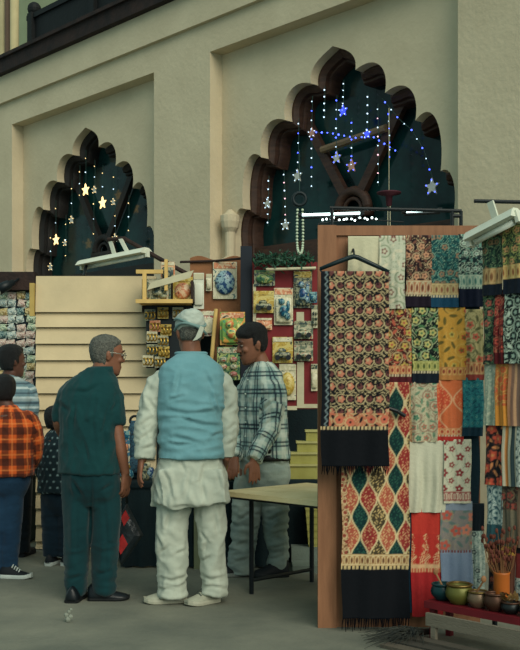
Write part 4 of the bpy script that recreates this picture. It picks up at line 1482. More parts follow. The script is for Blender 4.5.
for i, (x, Y, k, sc, m1, m2, lb) in enumerate((
        (226, 7.42, 0, 1.3, M_gold, M_red, 'gilt trinket with red top beside the waistcoat man\'s elbow'), (232, 7.35, 1, 1.2, c_yel, M_gold, 'round yellow trinket on the counter by the checked man\'s cuff'),
        (229, 7.52, 2, 1.5, c_pale, M_gold, 'pale square trinket behind the gilt one'), (241, 7.55, 0, 1.2, c_salm, M_gold, 'salmon trinket between the two shirts'),
        (222, 7.58, 1, 1.3, c_green, M_gold, 'green round trinket half behind the white sleeve'), (128, 7.34, 1, 1.2, c_teal, M_gold, 'teal round trinket near the green man\'s hand'),
        (144, 7.36, 0, 1.2, c_dark, M_gold, 'dark trinket with gilt top near the white cuff'), (148, 7.5, 2, 1.4, c_blue, M_pale, 'blue square trinket behind the white cuff'))):
    t = trinket(x, Y, .634 if -.17 < P(x, 0, Y).x < .17 else .626, k, sc, m1, m2)
    t['label'] = lb

# bag in the green man's hand
hp = P(125.5, 489, 6.11)
root = thing('carrier_bag', 'dark carrier bag with red print hanging from the green man\'s hand', 'bag', P(124, 566, 6.30))
dm = [P(127, 503, 6.30), P(143.5, 535, 6.30), P(121, 567, 6.30), P(109, 533, 6.30)]
cc = sum(dm, V(0, 0, 0)) / 4
outl = []
for i in range(4):
    for j in range(6):
        outl.append(dm[i].lerp(dm[(i + 1) % 4], j / 6))
c = MB()
c.loft([[cc + (v - cc) * k + V(0, dy, 0) for v in outl] for k, dy in ((.55, -.045), (.85, -.030), (1, 0), (.85, .03), (.55, .045))])
mk('pouch', c, mat('dark_film_bag', (16, 28, 34), .3, scale=12, c2=(34, 40, 44), bump=.5, bscale=14, spec=.5), root, False)
for (x, y, s_) in ((126, 517, 7), (123, 543, 9)):
    c = MB(); q = P(x, y, 6.30)
    c.loft([[cc + ((q + (v - cc) * (s_ / 28)) - cc) + V(0, dy, 0) for v in outl] for dy in (-.052, -.040)])
    mk('red_print', c, mat('red_print', (150, 34, 34), .5, var=.3, scale=20), root)
c = MB(); c.tube([hp, hp + V(.0, .03, -.03), dm[0] + V(0, 0, .005)], [.006, .006, .01], 8); mk('handle', c, M_black, root)

# table at the right
A0 = V(-.252, 6.33, 0)
T = lambda a, b, z: A0 + D * a - N * b + UP * z
root = thing('folding_table', 'low bare wooden folding table with black metal legs', 'table', T(.6, .4, 0))
for k in range(4):
    c = MB(); c.obox(T(0, k * .2, .622), D * .98, -N * .196, UP * .03); mk('plank', c, M_table, root)
c = MB(); c.obox(T(.04, .06, .60), D * .9, -N * .03, UP * .022); c.obox(T(.04, .70, .60), D * .9, -N * .03, UP * .022); mk('apron', c, M_black, root)
for a in (.14, .84):
    for b_ in (.14, .70):
        c = MB(); c.tube([T(a, b_, .605), T(a, b_, .0)], .015, 8); mk('leg', c, M_black, root)
    c = MB(); c.tube([T(a, .14, .085), T(a, .70, .085)], .012, 8); mk('stretcher', c, M_black, root)

# goods and steps behind the table
M_step = mat('grey_stone', (112, 124, 114), .8, scale=5, bump=.2)
for o, ex, lb in ((V(.23, 7.04, 0), V(.5, .25, .05), 'low grey stone step, nearer of the two under the table'), (V(.23, 7.30, 0), V(.55, .16, .14), 'higher grey stone step behind the table leg')):
    c = MB(); c.obox(o, X1 * ex.x, V(0, ex.y, 0), UP * ex.z)
    tag(mk('stone_step', c, M_step), lb, 'step')
c = MB(); c.box(V(.45, 7.58, .31), .50, .20, .62, bev=.01)
tag(mk('storage_chest', c, M_tealcloth), 'dark storage chest under the stacked yellow-green trays', 'chest')
M_tray = mat('yellow_green_tray', (150, 146, 76), .6, scale=6, c2=(166, 162, 92))
zz = .622
for i, (x0, h) in enumerate(((286.5, .112), (290, .088), (297, .082), (306, .085))):
    a, b = P(x0, 470, 7.6), P(330, 470, 7.6)
    root = thing('goods_tray', ['bottom and widest yellow-green tray of the stack behind the table', 'second yellow-green tray from the bottom of the stack', 'third yellow-green tray from the bottom of the stack', 'topmost and narrowest yellow-green tray of the stack'][i], 'tray', V((a.x + b.x) / 2, 7.7, zz))
    c = MB(); c.obox(V(a.x, 7.50 + .02 * i, zz), V(b.x - a.x, 0, 0), V(0, .17 - .02 * i, 0), UP * (h - .016)); mk('tray_body', c, M_tray, root)
    c = MB(); c.obox(V(a.x - .008, 7.488 + .02 * i, zz + h - .016), V(b.x - a.x + .016, 0, 0), V(0, .19 - .02 * i, 0), UP * .015); mk('rim', c, mat('pale_tray_rim', (176, 172, 112), .6), root)
    zz += h
c = MB()
q = P(314, 527, 7.385)
rg = []
for z, w in ((.142, .07), (.30, .085), (.50, .10)):
    rg.append([V(q.x + .03 + x * w, 7.378 + y * .06, z) for x, y in ((-1, -1), (1, -1), (1, 1), (-1, 1))])
c.loft(rg)
for k in range(7):
    z = .16 + k * .05; w = .07 + .03 * (z - .142) / .358 + .004
    c.obox(V(q.x + .03 - w, 7.378 - .066, z), X1 * 2 * w, V(0, .132, 0), UP * .022)
tag(mk('woven_basket', c, M_tray), 'yellow-green woven basket standing on the stone step under the table', 'basket')


# tube lamps
def tube_lamp(label, a, b, w, brk, up):
    root = thing('tube_lamp', label, 'lamp', (a + b) / 2)
    d_ = (b - a); L = d_.length; d_.normalize()
    side = d_.cross(UP).normalized(); u_ = side.cross(d_)
    c = MB()
    pr = [(-w, -.02), (-w * .6, .015), (-w * .3, .028), (w * .3, .028), (w * .6, .015), (w, -.02)]
    c.loft([[q + side * x + u_ * z for x, z in pr] for q in (a, b)]); mk('reflector', c, M_white_lamp, root)
    c = MB(); c.tube([a + d_ * .03 - u_ * .035, b - d_ * .03 - u_ * .035], .016, 10); mk('tube', c, mat('frosted_tube', (214, 220, 206), .25), root, True)
    for q in (a, b):
        c = MB(); c.obox(q - side * .02 - u_ * .05 - d_ * .01, side * .04, d_ * .02, u_ * .06); mk('end_cap', c, M_white_lamp, root)
    for q, t in brk:
        c = MB(); c.obox(q - d_ * .018, d_ * .036, side * .012, t - q); mk('bracket', c, M_white_lamp, root)
    return root


a, b = P(82, 264, 8.35), P(147, 251, 8.0)
lampL = tube_lamp('white tube lamp above the cream partition, in front of the left arch', a, b, .09, [(P(115, 255, 8.2), P(110.5, 240, 8.2)), (P(128, 252.5, 8.1), P(121, 239, 8.15))], .02)
c = MB(); c.tube([P(108, 239.5, 8.2), P(124, 238.5, 8.15), P(160, 259, 8.0), P(189, 275, 7.95)], .018, 8)
mk('pole', c, M_beam, lampL)
c = MB(); c.tube([P(84, 276, 8.14), P(86, 266, 8.3)], .014, 8)
mk('prop', c, M_black, lampL)
a, b = P(469, 238, 5.12), P(517, 213, 4.9)
lampR = tube_lamp('white tube lamp hanging over the top row of shawls at the right edge', a, b, .06, [(P(498, 224, 5.0), P(491, 202, 5.0))], .02)
c = MB(); c.tube([P(474, 201, 5.02), P(560, 203, 4.98)], .010, 8); mk('rod', c, M_black, lampR)
c = MB(); q = P(560, 203, 4.98); c.tube([q + UP * .03, V(q.x, q.y, 0)], .016, 8); mk('standing_pole', c, M_black, lampR)
c = MB(); c.tube([P(180, 262, 7.97), P(215, 261, 7.96), P(258, 257, 7.74)], .010, 8)
tag(mk('hanging_rod', c, M_beam), 'thin brown rod above the orange-brown board', 'rod')

# ------------------------------------------------------------------ shawls: dyed and embroidered patterns
def hsh(i, j, k=0.0):
    return np.mod(np.abs(np.sin(i * 12.9898 + j * 78.233 + k * 37.719) * 43758.5453), 1.0)


def put(col, mask, c):
    m = np.clip(mask, 0, 1)[:, None]
    return col * (1 - m) + lin(c) * m


def aa(d, w):
    """1 where d < 0, soft over w."""
    return np.clip(.5 - d / w, 0, 1)


def plain(c, c2=None):
    def fn(u, v):
        col = np.tile(lin(c), (len(u), 1))
        if c2 is not None:
            col = put(col, (.5 + .5 * np.sin(u * 31 + 2 * np.sin(v * 9))) * .4, c2)
        return col
    return fn


def floral(g, sc, fl, lf, cell=.055, seed=0.0, fl_r=.30, lines=.16, fl2=None):
    def fn(u, v):
        x, y = u / cell, v / cell
        col = np.tile(lin(g), (len(u), 1))
        wx = x + .30 * np.sin(2 * PI * y * .7 + seed)
        wy = y + .30 * np.sin(2 * PI * x * .8 + 1.3 * seed)
        f = np.sin(2.9 * PI * wx) * np.sin(2.9 * PI * wy) + .5 * np.sin(1.7 * PI * (wx + wy) + seed)
        col = put(col, aa(np.abs(f - .12) - lines, .22), sc)
        # leaves on the half lattice
        for (ox, oy, kk) in ((.5, .0, 1.0), (.0, .5, 2.0)):
            i, j = np.round(x - ox), np.round(y - oy)
            a = hsh(i, j, seed + kk) * 2 * PI
            dx, dy = x - ox - i - .12 * np.cos(a), y - oy - j - .12 * np.sin(a)
            p, q = dx * np.cos(a) + dy * np.sin(a), -dx * np.sin(a) + dy * np.cos(a)
            d = np.sqrt((p / .30) ** 2 + (q / .12) ** 2) - 1
            col = put(col, aa(d, .35), lf)
        # flowers with a curl round them
        j = np.round(y)
        sh = .5 * np.mod(j, 2)
        i = np.round(x - sh)
        keep = hsh(i, j, seed + 5) < .72
        a0 = hsh(i, j, seed) * 2 * PI
        dx, dy = x - sh - i + .15 * np.cos(a0), y - j + .15 * np.sin(a0)
        r, a = np.hypot(dx, dy), np.arctan2(dy, dx)
        col = put(col, aa(r - .47, .08) * keep, g)
        ring = aa(np.abs(r - .43) - .045, .07) * (np.cos(a - a0) > -.55)
        col = put(col, ring * keep, sc)
        R = fl_r * (1 + .2 * np.cos(5 * a + a0))
        cc = np.where((hsh(i, j, seed + 9) < .5)[:, None], lin(fl), lin(fl2 if fl2 is not None else fl))
        m = (aa(r - R, .08) * keep)[:, None]
        col = col * (1 - m) + cc * m
        col = put(col, aa(r - .11, .08) * keep, lf)
        return col
    return fn


def jaal(g, line, fl, fl2, W_=.101, H_=.133):
    """All-over net of cream curls with salmon flowers and darker rosettes on a fixed lattice."""
    def fn(u, v):
        col = np.tile(lin(g), (len(u), 1))
        a, b = 2 * PI * u / .050, 2 * PI * v / .044
        f = np.sin(a + 1.3 * np.sin(b * .66)) * np.sin(b + 1.3 * np.sin(a * .66))
        col = put(col, aa(np.abs(f) - .13, .2), line)
        f2 = np.cos(a * 1.5 + np.sin(b)) * np.cos(b * 1.5)
        col = put(col, aa(.72 - f2, .2), line)
        for ox, oy, R0, c in ((0, 0, .0205, fl), (.5, .5, .0205, fl), (.5, 0, .017, fl2), (0, .5, .017, fl2)):
            i, j = np.round(u / W_ - ox), np.round(v / H_ - oy)
            dx, dy = u - (ox + i) * W_, v - (oy + j) * H_
            r, t = np.hypot(dx, dy), np.arctan2(dy, dx)
            col = put(col, aa(r - R0 * 1.45, .004), g)
            col = put(col, aa(np.abs(r - R0 * 1.28) - .0026, .003) * (np.cos(t + 2.2 + i) > -.7), line)
            col = put(col, aa(r - R0 * (.86 + .14 * np.cos(5 * t)), .003), c)
            col = put(col, aa(np.hypot(dx + .004, dy + .006) - R0 * .34, .004), g if c is fl2 else line)
        return col
    return fn


def ogee(W_, H_, line, cells, speck, off=0.0, lw=.0045):
    def fn(u, v):
        x = (u + off) / W_
        amp = .43
        ph = np.cos(2 * PI * v / H_)
        k = np.floor(x)
        col = np.zeros((len(u), 3))
        best = np.full(len(u), 9.0)
        idx = np.zeros(len(u))
        for q in (-1, 0, 1, 2):
            kk = k + q
            e = kk + np.where(np.mod(kk, 2) == 0, 1, -1) * amp * ph
            d = x - e
            best = np.minimum(best, np.abs(d))
            idx += (d > 0)
        idx = idx + k
        row = np.floor(v / H_ + np.where(np.mod(idx, 2) == 0, .25, .75))
        t = np.mod(idx, len(cells)).astype(int)
        pal = np.array([lin(c) for c in cells])
        col = pal[t]
        f = np.sin(2 * PI * u / .026 + 1.5 * np.sin(2 * PI * v / .04)) * np.sin(2 * PI * v / .030 + 1.2 * np.sin(2 * PI * u / .033))
        sp = np.array([lin(c) for c in speck])[t % len(speck)]
        m = aa(.30 - f, .3)[:, None] * .85
        col = col * (1 - m) + sp * m
        col = put(col, aa(best * W_ - lw, .003), line)
        return col
    return fn


def band(g, a, b, cell=.03):
    """Woven end border: little arches between two lines."""
    def fn(u, v):
        v0, v1 = v.min() if len(v) else 0, v.max() if len(v) else 1
        t = (v - v0) / max(1e-6, v1 - v0)
        x = u / cell - np.round(u / cell)
        col = np.tile(lin(g), (len(u), 1))
        r = np.hypot(x * 1.1, (t - .55) * .9)
        col = put(col, aa(np.abs(r - .36) - .07, .1), a)
        col = put(col, aa(r - .2, .1), b)
        col = put(col, aa(np.abs(t - .06) - .05, .05) + aa(np.abs(t - .94) - .05, .05), a)
        return col
    return fn


def teeth(g, c, cell=.016):
    def fn(u, v):
        v0, v1 = v.min() if len(v) else 0, v.max() if len(v) else 1
        t = (v - v0) / max(1e-6, v1 - v0)
        x = np.abs(u / cell - np.round(u / cell)) * 2
        col = np.tile(lin(g), (len(u), 1))
        return put(col, aa(np.maximum(x - .62, t - .8), .25), c)
    return fn


def stripes(cols, wid):
    def fn(u, v):
        pal = np.array([lin(c) for c in cols])
        return pal[np.mod(np.floor(u / wid), len(cols)).astype(int)]
    return fn


def side(main, edge, w, right=False, total=None):
    """A border down one long edge."""
    def fn(u, v):
        col = main(u, v)
        m = (u > total - w) if right else (u < w)
        e = edge(u, v)
        col[m] = e[m]
        return col
    return fn


def sprig(g, stem, fl, cell=.07, seed=0.0):
    """Small red flowers on stems over a plain ground."""
    def fn(u, v):
        x, y = u / cell, v / cell
        col = np.tile(lin(g), (len(u), 1))
        f = np.sin(2 * PI * x + 2.2 * np.sin(2 * PI * y * .5 + seed)) + .35 * np.sin(2 * PI * y * 1.7)
        col = put(col, aa(np.abs(f) - .10, .12) * .8, stem)
        for ox, oy, R0 in ((0, 0, .22), (.5, .5, .17)):
            i, j = np.round(x - ox), np.round(y - oy)
            dx, dy = x - ox - i, y - oy - j
            r, a = np.hypot(dx, dy), np.arctan2(dy, dx)
            col = put(col, aa(r - R0 * (1 + .22 * np.cos(5 * a + i)), .06), fl)
            col = put(col, aa(r - .06, .05), g)
        return col
    return fn


def tree(g, c, c2, cell=.06):
    """Tall branching sprays rising from a border."""
    def fn(u, v):
        v0, v1 = v.min() if len(v) else 0, v.max() if len(v) else 1
        t = (v - v0) / max(1e-6, v1 - v0)
        x = u / cell - np.round(u / cell)
        col = np.tile(lin(g), (len(u), 1))
        wid = .10 + .42 * t ** 1.4 + .07 * np.sin(t * 21)
        f = np.sin(t * 30 + np.abs(x) * 14) * np.sin(x * 24 + 7 * np.sin(t * 9))
        m = aa(np.abs(x) - wid, .08) * aa(.05 - f, .3)
        col = put(col, m, c)
        m = aa(np.abs(x) - wid * .8, .08) * aa(.35 - np.sin(t * 22 - np.abs(x) * 14) * np.cos(x * 20), .25)
        col = put(col, m, c2)
        col = put(col, aa(np.abs(t - .95) - .06, .05), c)
        return col
    return fn


M_shawl = attr_mat('embroidered_wool')
M_black_wool = mat('blue_black_wool', (5, 9, 15), .95, scale=8, var=.2, bump=.3, spec=.05)


def hang(name, label, cat, O, ex, nrm, w, h, segs, group=None, step=.0045, wav=.006, back=.35, fringe=None, ns=3.0, tilt=0.0, m=None, sag=0.0):
    """Cloth folded over a rod at O (left end of the fold), front panel h long.  segs: (end fraction, pattern)."""
    nu = max(4, int(w / step))
    nf = max(4, int(h / step))
    seed = RND.uniform(0, 50)
    us = np.linspace(0, w, nu + 1)
    rad = .010
    bh = h * back
    # profile along the cloth: (v, outward offset, drop)
    prof = []
    for q in range(nf, -1, -1):
        v = h * q / nf
        prof.append((v, rad, v))
    for q in range(1, 7):
        a = PI * q / 7
        prof.append((0.0, rad * math.cos(a), -rad * math.sin(a)))
    nb = max(3, int(bh / .03))
    for q in range(nb + 1):
        prof.append((bh * q / nb, -rad, bh * q / nb))
    vs, uu, vv = [], [], []
    for (v, off, dz) in prof:
        k = min(1, v / (h * .5 + 1e-6)) if off > 0 else .0
        for u in us:
            wv = wav * k * (math.sin(u / w * PI * ns + seed) + .5 * math.sin(u / w * PI * ns * 2.3 + seed * 2 + v * 5)) + wav * k
            sd = .004 * k * math.sin(v * 14 + seed)
            p = O + ex * (u + sd + tilt * v) + nrm * (off + wv) - UP * (dz + sag * math.sin(PI * u / w) * (1 if v == 0 else .6))
            vs.append(p); uu.append(u); vv.append(v)
    n = nu + 1
    fs = []
    for i in range(len(prof) - 1):
        for j in range(nu):
            fs.append((i * n + j, i * n + j + 1, (i + 1) * n + j + 1, (i + 1) * n + j))
    mb = MB()
    mb.add(vs, fs)
    uu, vv = np.array(uu), np.array(vv)
    col = np.zeros((len(uu), 3))
    lo = 0.0
    for fr, fn in segs:
        hi = fr * h
        mk_ = (vv >= lo - 1e-9) & (vv <= hi + 1e-9)
        if mk_.any():
            col[mk_] = fn(uu[mk_], vv[mk_])
        lo = hi
    grey = col.mean(1, keepdims=True)
    mb.col = (col * .92 + grey * .08) * .86
    o = mk(name, mb, m or M_shawl, None, True)
    tag(o, label, cat, group)
    if fringe:
        cN, L = fringe
        fb = MB()
        k = int(w / .010)
        for i in range(k):
            u = w * (i + .5) / k + RND.uniform(-.002, .002)
            j = min(nu, int(u / w * nu))
            p = Vector(vs[j]) + UP * .004
            l_ = L * RND.uniform(.75, 1.1)
            q = p - UP * l_ + ex * RND.uniform(-.008, .008) + nrm * RND.uniform(-.004, .004)
            fb.tube([p, p.lerp(q, .5) + ex * RND.uniform(-.003, .003), q], [.0034, .003, .0012], 5)
        fo = mk('fringe', fb, cN, o)
    return o


# plywood board the front shawls hang on
YBD = 5.46
root = thing('plywood_board', 'tall brown plywood board carrying the shawls, its bare edge left of the long black shawl', 'board', V(P(398, 628, YBD).x, YBD + .02, 0))
a, b = P(318, 628, 5.42), P(481, 225, 5.42)
c = MB(); c.obox(V(a.x, 5.42, 0), V(.10, 0, 0), V(0, .05, 0), UP * b.z); mk('edge_plank', c, M_ply, root)
c = MB(); c.obox(V(a.x + .10, 5.44, 0), V(b.x - a.x - .10, 0, 0), V(0, .03, 0), UP * (b.z - .002)); mk('panel', c, M_ply, root)
c = MB(); c.obox(V(a.x + .10, 5.425, b.z - .055), V(b.x - a.x - .10, 0, 0), V(0, .015, 0), UP * .053); mk('top_batten', c, M_ply, root)
for x in (400, 470):
    c = MB(); q = P(x, 600, 5.47); c.obox(V(q.x, 5.47, 0), V(.05, 0, 0), V(0, .04, 0), UP * 2.0); c.obox(V(q.x, 5.47, 0), V(.05, 0, 0), V(0, .12, 0), UP * .05); mk('prop', c, M_beam, root)
# black rod frame and lit tubes along the board's top
root = thing('rod_frame', 'black metal rod frame standing above the plywood board', 'frame', P(400, 226, 5.46))
zt = P(400, 210, 5.46).z
for pts, nm in (([P(330, 208, 5.46), P(461.5, 211, 5.46)], 'long_rod'), ([P(461, 211, 5.46), P(461, 226, 5.46)], 'upright'), ([P(452, 211.5, 5.46), P(452, 226, 5.46)], 'upright'), ([P(332, 208, 5.46), P(332, 226, 5.46)], 'upright'), ([P(452, 216, 5.46), P(461, 216, 5.46)], 'short_rod')):
    c = MB(); c.tube(pts, .010, 8); mk(nm, c, M_black, root)
for x0, x1, y, lb in ((300, 362, 215, 'lit white tube above the left end of the plywood board'), (404, 440, 211.8, 'lit white tube on the black rod frame, middle of the plywood board')):
    root = thing('lit_tube', lb, 'lamp', P((x0 + x1) / 2, y, 5.52))
    c = MB(); c.tube([P(x0, y, 5.52), P(x1, y - 2, 5.52)], .007, 10); mk('tube', c, emit('cool_white_glow', (206, 236, 232), 3.0), root, True)
    c = MB()
    for x, yy in ((x0, y), (x1, y - 2)): c.tube([P(x - 2, yy, 5.52), P(x + 2, yy, 5.52)], .012, 10)
    c.tube([P(x0, y + 2.6, 5.525), P(x1, y + .6, 5.525)], .009, 8)
    mk('holder', c, M_black, root)
c = MB(); c.tube([P(318, 223.5, 5.50), P(360, 219, 5.50), P(404, 222, 5.50)], .0035, 6)
fr = mk('wire', c, M_black)
tag(fr, 'fairy light cable lying along the top of the plywood board', 'fairy lights')
for i in range(14):
    c = MB(); c.ball(P(322 + i * 4.2 + RND.uniform(-1, 1), 219 + RND.uniform(-2, 1.5), 5.50), .006, 8, 6); mk('bulb', c, emit('white_bulb', (220, 240, 236), 4), fr)
fr.name = 'fairy_light_cable'

EX = X1


def front(label, x0, y0, x1, y1, segs, dy=0.0, name='shawl', cat='shawl', **k):
    Y = 5.395 - dy
    a, b = P(x0, y0, Y), P(x1, y1, Y)
    return hang(name, label, cat, a, EX, FR, b.x - a.x, a.z - b.z, segs, **k)


cr = (206, 190, 150)
blk = (12, 22, 28)
# dark cloth behind everything
front('dark teal cloth hanging behind the shawls, showing right of the red-flowered white one', 389, 243, 479, 606, [(1, plain((10, 38, 48)))], -.018, name='backing_cloth', cat='cloth', step=.03, wav=.002, back=.02)
R1 = 'embroidered shawls in the top row'
front('plain cream cloth at the top left of the shawl display, behind the hanger', 348, 238, 381, 306, [(1, plain((206, 200, 166), (190, 184, 150)))], .004, group=R1)
front('cream shawl with brown paisley rosettes, right of the plain cream cloth', 379, 237.5, 405, 309, [(1, floral((196, 198, 172), (136, 150, 120), (120, 66, 58), (214, 206, 176), .075, 1.0, .2, .07))], .008, group=R1)
front('dark brown shawl with cream scrolls and a salmon border, top row', 405.5, 237, 431.5, 307, [(.62, floral((40, 24, 28), (196, 168, 128), (206, 150, 112), (120, 76, 60), .052, 2.0)), (.82, band((184, 122, 84), cr, (120, 64, 46))), (.86, teeth((30, 20, 34), cr)), (1, plain((30, 20, 36)))], .003, group=R1)
front('teal shawl with scrolling flowers and a plain blue end, top row', 431, 237, 459, 307.5, [(.66, floral((14, 66, 68), (120, 160, 138), (150, 120, 92), (40, 104, 100), .05, 3.2)), (.83, band((170, 140, 92), (200, 176, 124), (140, 84, 60))), (.87, teeth((10, 64, 92), cr)), (1, plain((10, 66, 94)))], .006, group=R1)
front('black and mint shawl with navy end at the right of the top row', 458.5, 236, 484, 307, [(.55, floral((18, 40, 44), (170, 192, 168), (184, 200, 180), (96, 140, 124), .046, 4.0, .26, .2)), (.72, band((130, 164, 146), (184, 196, 170), (70, 120, 110))), (.76, teeth((12, 22, 44), (180, 196, 176))), (1, plain((12, 22, 44)))], .004, group=R1)
R2 = 'embroidered shawls in the second row'
front('maroon shawl with cream vines and yellow flowers, second row', 387, 310, 412, 383, [(.76, floral((74, 24, 28), (200, 176, 124), (206, 176, 84), (190, 90, 66), .062, 5.0, .28)), (.88, band((196, 108, 70), (214, 176, 116), (150, 60, 46))), (.93, teeth((84, 24, 32), cr)), (1, plain((84, 24, 34)))], .002, group=R2)
front('black shawl with pale green vines and yellow flowers, second row', 411.5, 309.5, 438, 383, [(.70, floral((12, 26, 26), (176, 190, 140), (200, 190, 112), (70, 120, 76), .062, 6.1, .27)), (.84, band((150, 150, 76), (190, 186, 110), (80, 96, 50))), (.88, teeth((14, 28, 38), cr)), (1, plain((14, 26, 38)))], .007, group=R2)
front('mustard yellow shawl scattered with red and green flowers', 437.5, 309, 465, 380, [(.82, floral((206, 150, 46), (214, 166, 70), (180, 66, 40), (110, 96, 40), .075, 7.3, .19, .05, (196, 176, 80))), (.93, band((190, 112, 60), (212, 168, 92), (140, 56, 40))), (1, plain((196, 128, 60)))], .003, group=R2)
front('cream shawl with salmon roses and green leaves, end of the second row', 464.5, 311, 483, 380, [(.74, floral((186, 172, 116), (120, 116, 70), (206, 96, 72), (96, 96, 60), .066, 8.2, .28, .1)), (.92, band((196, 112, 70), (206, 170, 112), (110, 60, 46))), (1, plain((150, 60, 50)))], .006, group=R2)
R3 = 'embroidered shawls in the third row'
front('beige shawl with dark red diamonds, left end of the third row', 387, 385, 411, 442, [(1, ogee(.085, .22, (212, 188, 140), [(128, 44, 44), (186, 150, 104), (150, 90, 66), (186, 150, 104)], [(196, 120, 80), (140, 84, 60)]))], .002, group=R3)
front('ivory shawl with green medallions, third row', 410.5, 383, 436.5, 442, [(1, floral((190, 184, 150), (150, 112, 92), (48, 124, 96), (110, 140, 110), .06, 9.0, .24, .12, (176, 106, 84)))], .006, group=R3)
front('bright orange shawl with pale wavy lines and a red end, third row', 435.5, 381, 462.5, 441, [(.78, ogee(.075, .20, (226, 168, 120), [(216, 92, 44), (206, 116, 66), (206, 74, 40), (214, 104, 50)], [(230, 140, 84), (214, 110, 60)], .02)), (.90, band((214, 130, 76), (226, 180, 130), (190, 60, 40))), (.94, teeth((186, 44, 32), cr)), (1, plain((186, 42, 32)))], .003, group=R3)
front('speckled teal shawl at the right end of the third row', 462, 379, 483, 436, [(.85, floral((24, 104, 112), (40, 132, 134), (90, 164, 154), (14, 74, 92), .034, 10.0, .2, .2)), (1, plain((12, 46, 60)))], .008, group=R3)
R4 = 'cloths in the fourth row'
front('plain off-white cloth with one crease, left of the red-flowered white one', 401, 442, 445, 512, [(1, plain((204, 202, 176), (186, 184, 158)))], .006, group=R4, wav=.010, ns=4)
front('white cloth embroidered with dark red flowers, fourth row', 443.5, 441, 471, 503, [(.8, sprig((204, 200, 172), (120, 134, 110), (140, 36, 42), .085, .5)), (.96, band((206, 186, 160), (150, 56, 56), (190, 150, 130))), (1, plain((204, 200, 172)))], .012, group=R4)
R5 = 'shawls in the bottom row'
front('scarlet shawl with cream flowering sprays, hanging to the floor', 411, 507, 442, 616, [(.24, plain((190, 42, 28), (206, 56, 36))), (.56, tree((186, 40, 28), (220, 176, 128), (206, 130, 84), .075)), (.60, teeth((190, 46, 36), (214, 160, 110))), (1, plain((172, 26, 30)))], .004, group=R5)
front('grey-blue shawl with a border of pink and red roses', 440, 503, 472, 588, [(.08, plain((128, 140, 156))), (.55, floral((132, 124, 120), (150, 140, 110), (186, 84, 66), (96, 116, 110), .075, 12.0, .34, .08, (206, 120, 92))), (.59, teeth((130, 146, 166), (120, 60, 60))), (1, plain((124, 142, 166), (106, 124, 150)))], .010, group=R5)
front('pale mint and black patterned shawl squeezed right of the grey-blue one', 470, 505, 484, 590, [(.3, plain((14, 26, 34))), (1, floral((170, 186, 172), (120, 140, 132), (30, 50, 58), (196, 204, 188), .05, 13.0, .25))], .004, group=R5)
front('deep teal narrow shawl between the red and ogee shawls', 404.5, 509, 413, 612, [(1, plain((10, 62, 84)))], -.004, group=R5)

# ogee shawl and the long black one on its hanger, in front
Yo = 5.345
a, b = P(341.5, 384, Yo), P(409, 570, Yo)
w, h = b.x - a.x, a.z - P(0, 618, Yo).z
fe = (570 - 384) / (618 - 384)
o = hang('shawl', 'long black-ended shawl with red, cream and green ogee lattice, bottom left of the display', 'shawl', a, EX, FR, w, h,
         [(fe * .91, side(ogee(.0485, .203, (212, 190, 140), [(10, 50, 50), (150, 44, 40), (70, 60, 40), (176, 84, 60)], [(40, 92, 76), (212, 150, 104), (206, 176, 112), (216, 170, 116)], .025), floral((178, 140, 100), (214, 190, 140), (150, 50, 44), (120, 80, 50), .03, 3), .03)),
          (fe * .975, band((172, 128, 78), (214, 190, 140), (110, 70, 44), .028)), (fe * 1.0, teeth((9, 15, 25), (206, 180, 124), .022)), (1, plain((5, 10, 18)))], step=.0048, wav=.007, back=.3, fringe=(M_black_wool, .07))
Yk = 5.275
a = P(321, 273, Yk)
w = P(388.5, 0, Yk).x - a.x
h = a.z - P(0, 466, Yk).z
E = 1 / (466 - 273)
kb = lambda u, v: put(put(np.tile(lin((10, 18, 27)), (len(u), 1)), aa(np.abs(u - .028 - .006 * np.sin(v * 2 * PI / .035)) - .004, .004), (120, 136, 136)), aa(np.hypot((u - .028), (v / .035 - np.round(v / .035)) * .035) - .006, .004), (90, 108, 112))
main_ = jaal((14, 17, 23), (188, 168, 122), (196, 122, 92), (104, 58, 56))
end_ = floral((190, 116, 80), (206, 176, 124), (206, 104, 76), (30, 24, 26), .06, 22.0, .33, .14)
o = hang('shawl', 'long black shawl embroidered all over with salmon flowers, draped on the hanger', 'shawl', a, EX, FR, w, h,
         [(140 * E, side(main_, kb, .045)), (153 * E, side(end_, kb, .045)), (158 * E, teeth((10, 16, 26), (206, 180, 128), .020)), (1, plain((5, 10, 18)))], step=.0046, wav=.007, back=.45, fringe=(M_black_wool, .05))
root = thing('clothes_hanger', 'dark green plastic clothes hanger holding the long black shawl', 'hanger', P(354, 262, Yk))
c = MB()
c.tube([P(320, 269, Yk), P(335, 263, Yk), P(350, 257.5, Yk), P(354, 256.5, Yk), P(358, 257.5, Yk), P(372, 264, Yk), P(389, 272, Yk)], [.010, .012, .013, .013, .013, .012, .010], 10)
c.tube([P(320, 269, Yk), P(322, 273, Yk), P(387, 275.5, Yk), P(389, 272, Yk)], .006, 8)
mh = mat('dark_green_plastic', (14, 34, 38), .35)
mk('shoulder_bar', c, mh, root, True)
c = MB(); q = P(354, 256, Yk)
c.tube([q, q + V(0, 0, .02), q + V(.0, .03, .04), q + V(.0, .07, .045), q + V(.0, .11, .035)], .005, 8)
mk('hook', c, M_black, root, True)
root = thing('hanger_bracket', 'small black bracket holding the ogee shawl, beside the long black shawl', 'bracket', P(398, 412, 5.33))
c = MB(); c.tube([P(388, 408, 5.30), P(397, 411, 5.30), P(405, 416, 5.31)], .011, 8); mk('arm', c, M_black, root)

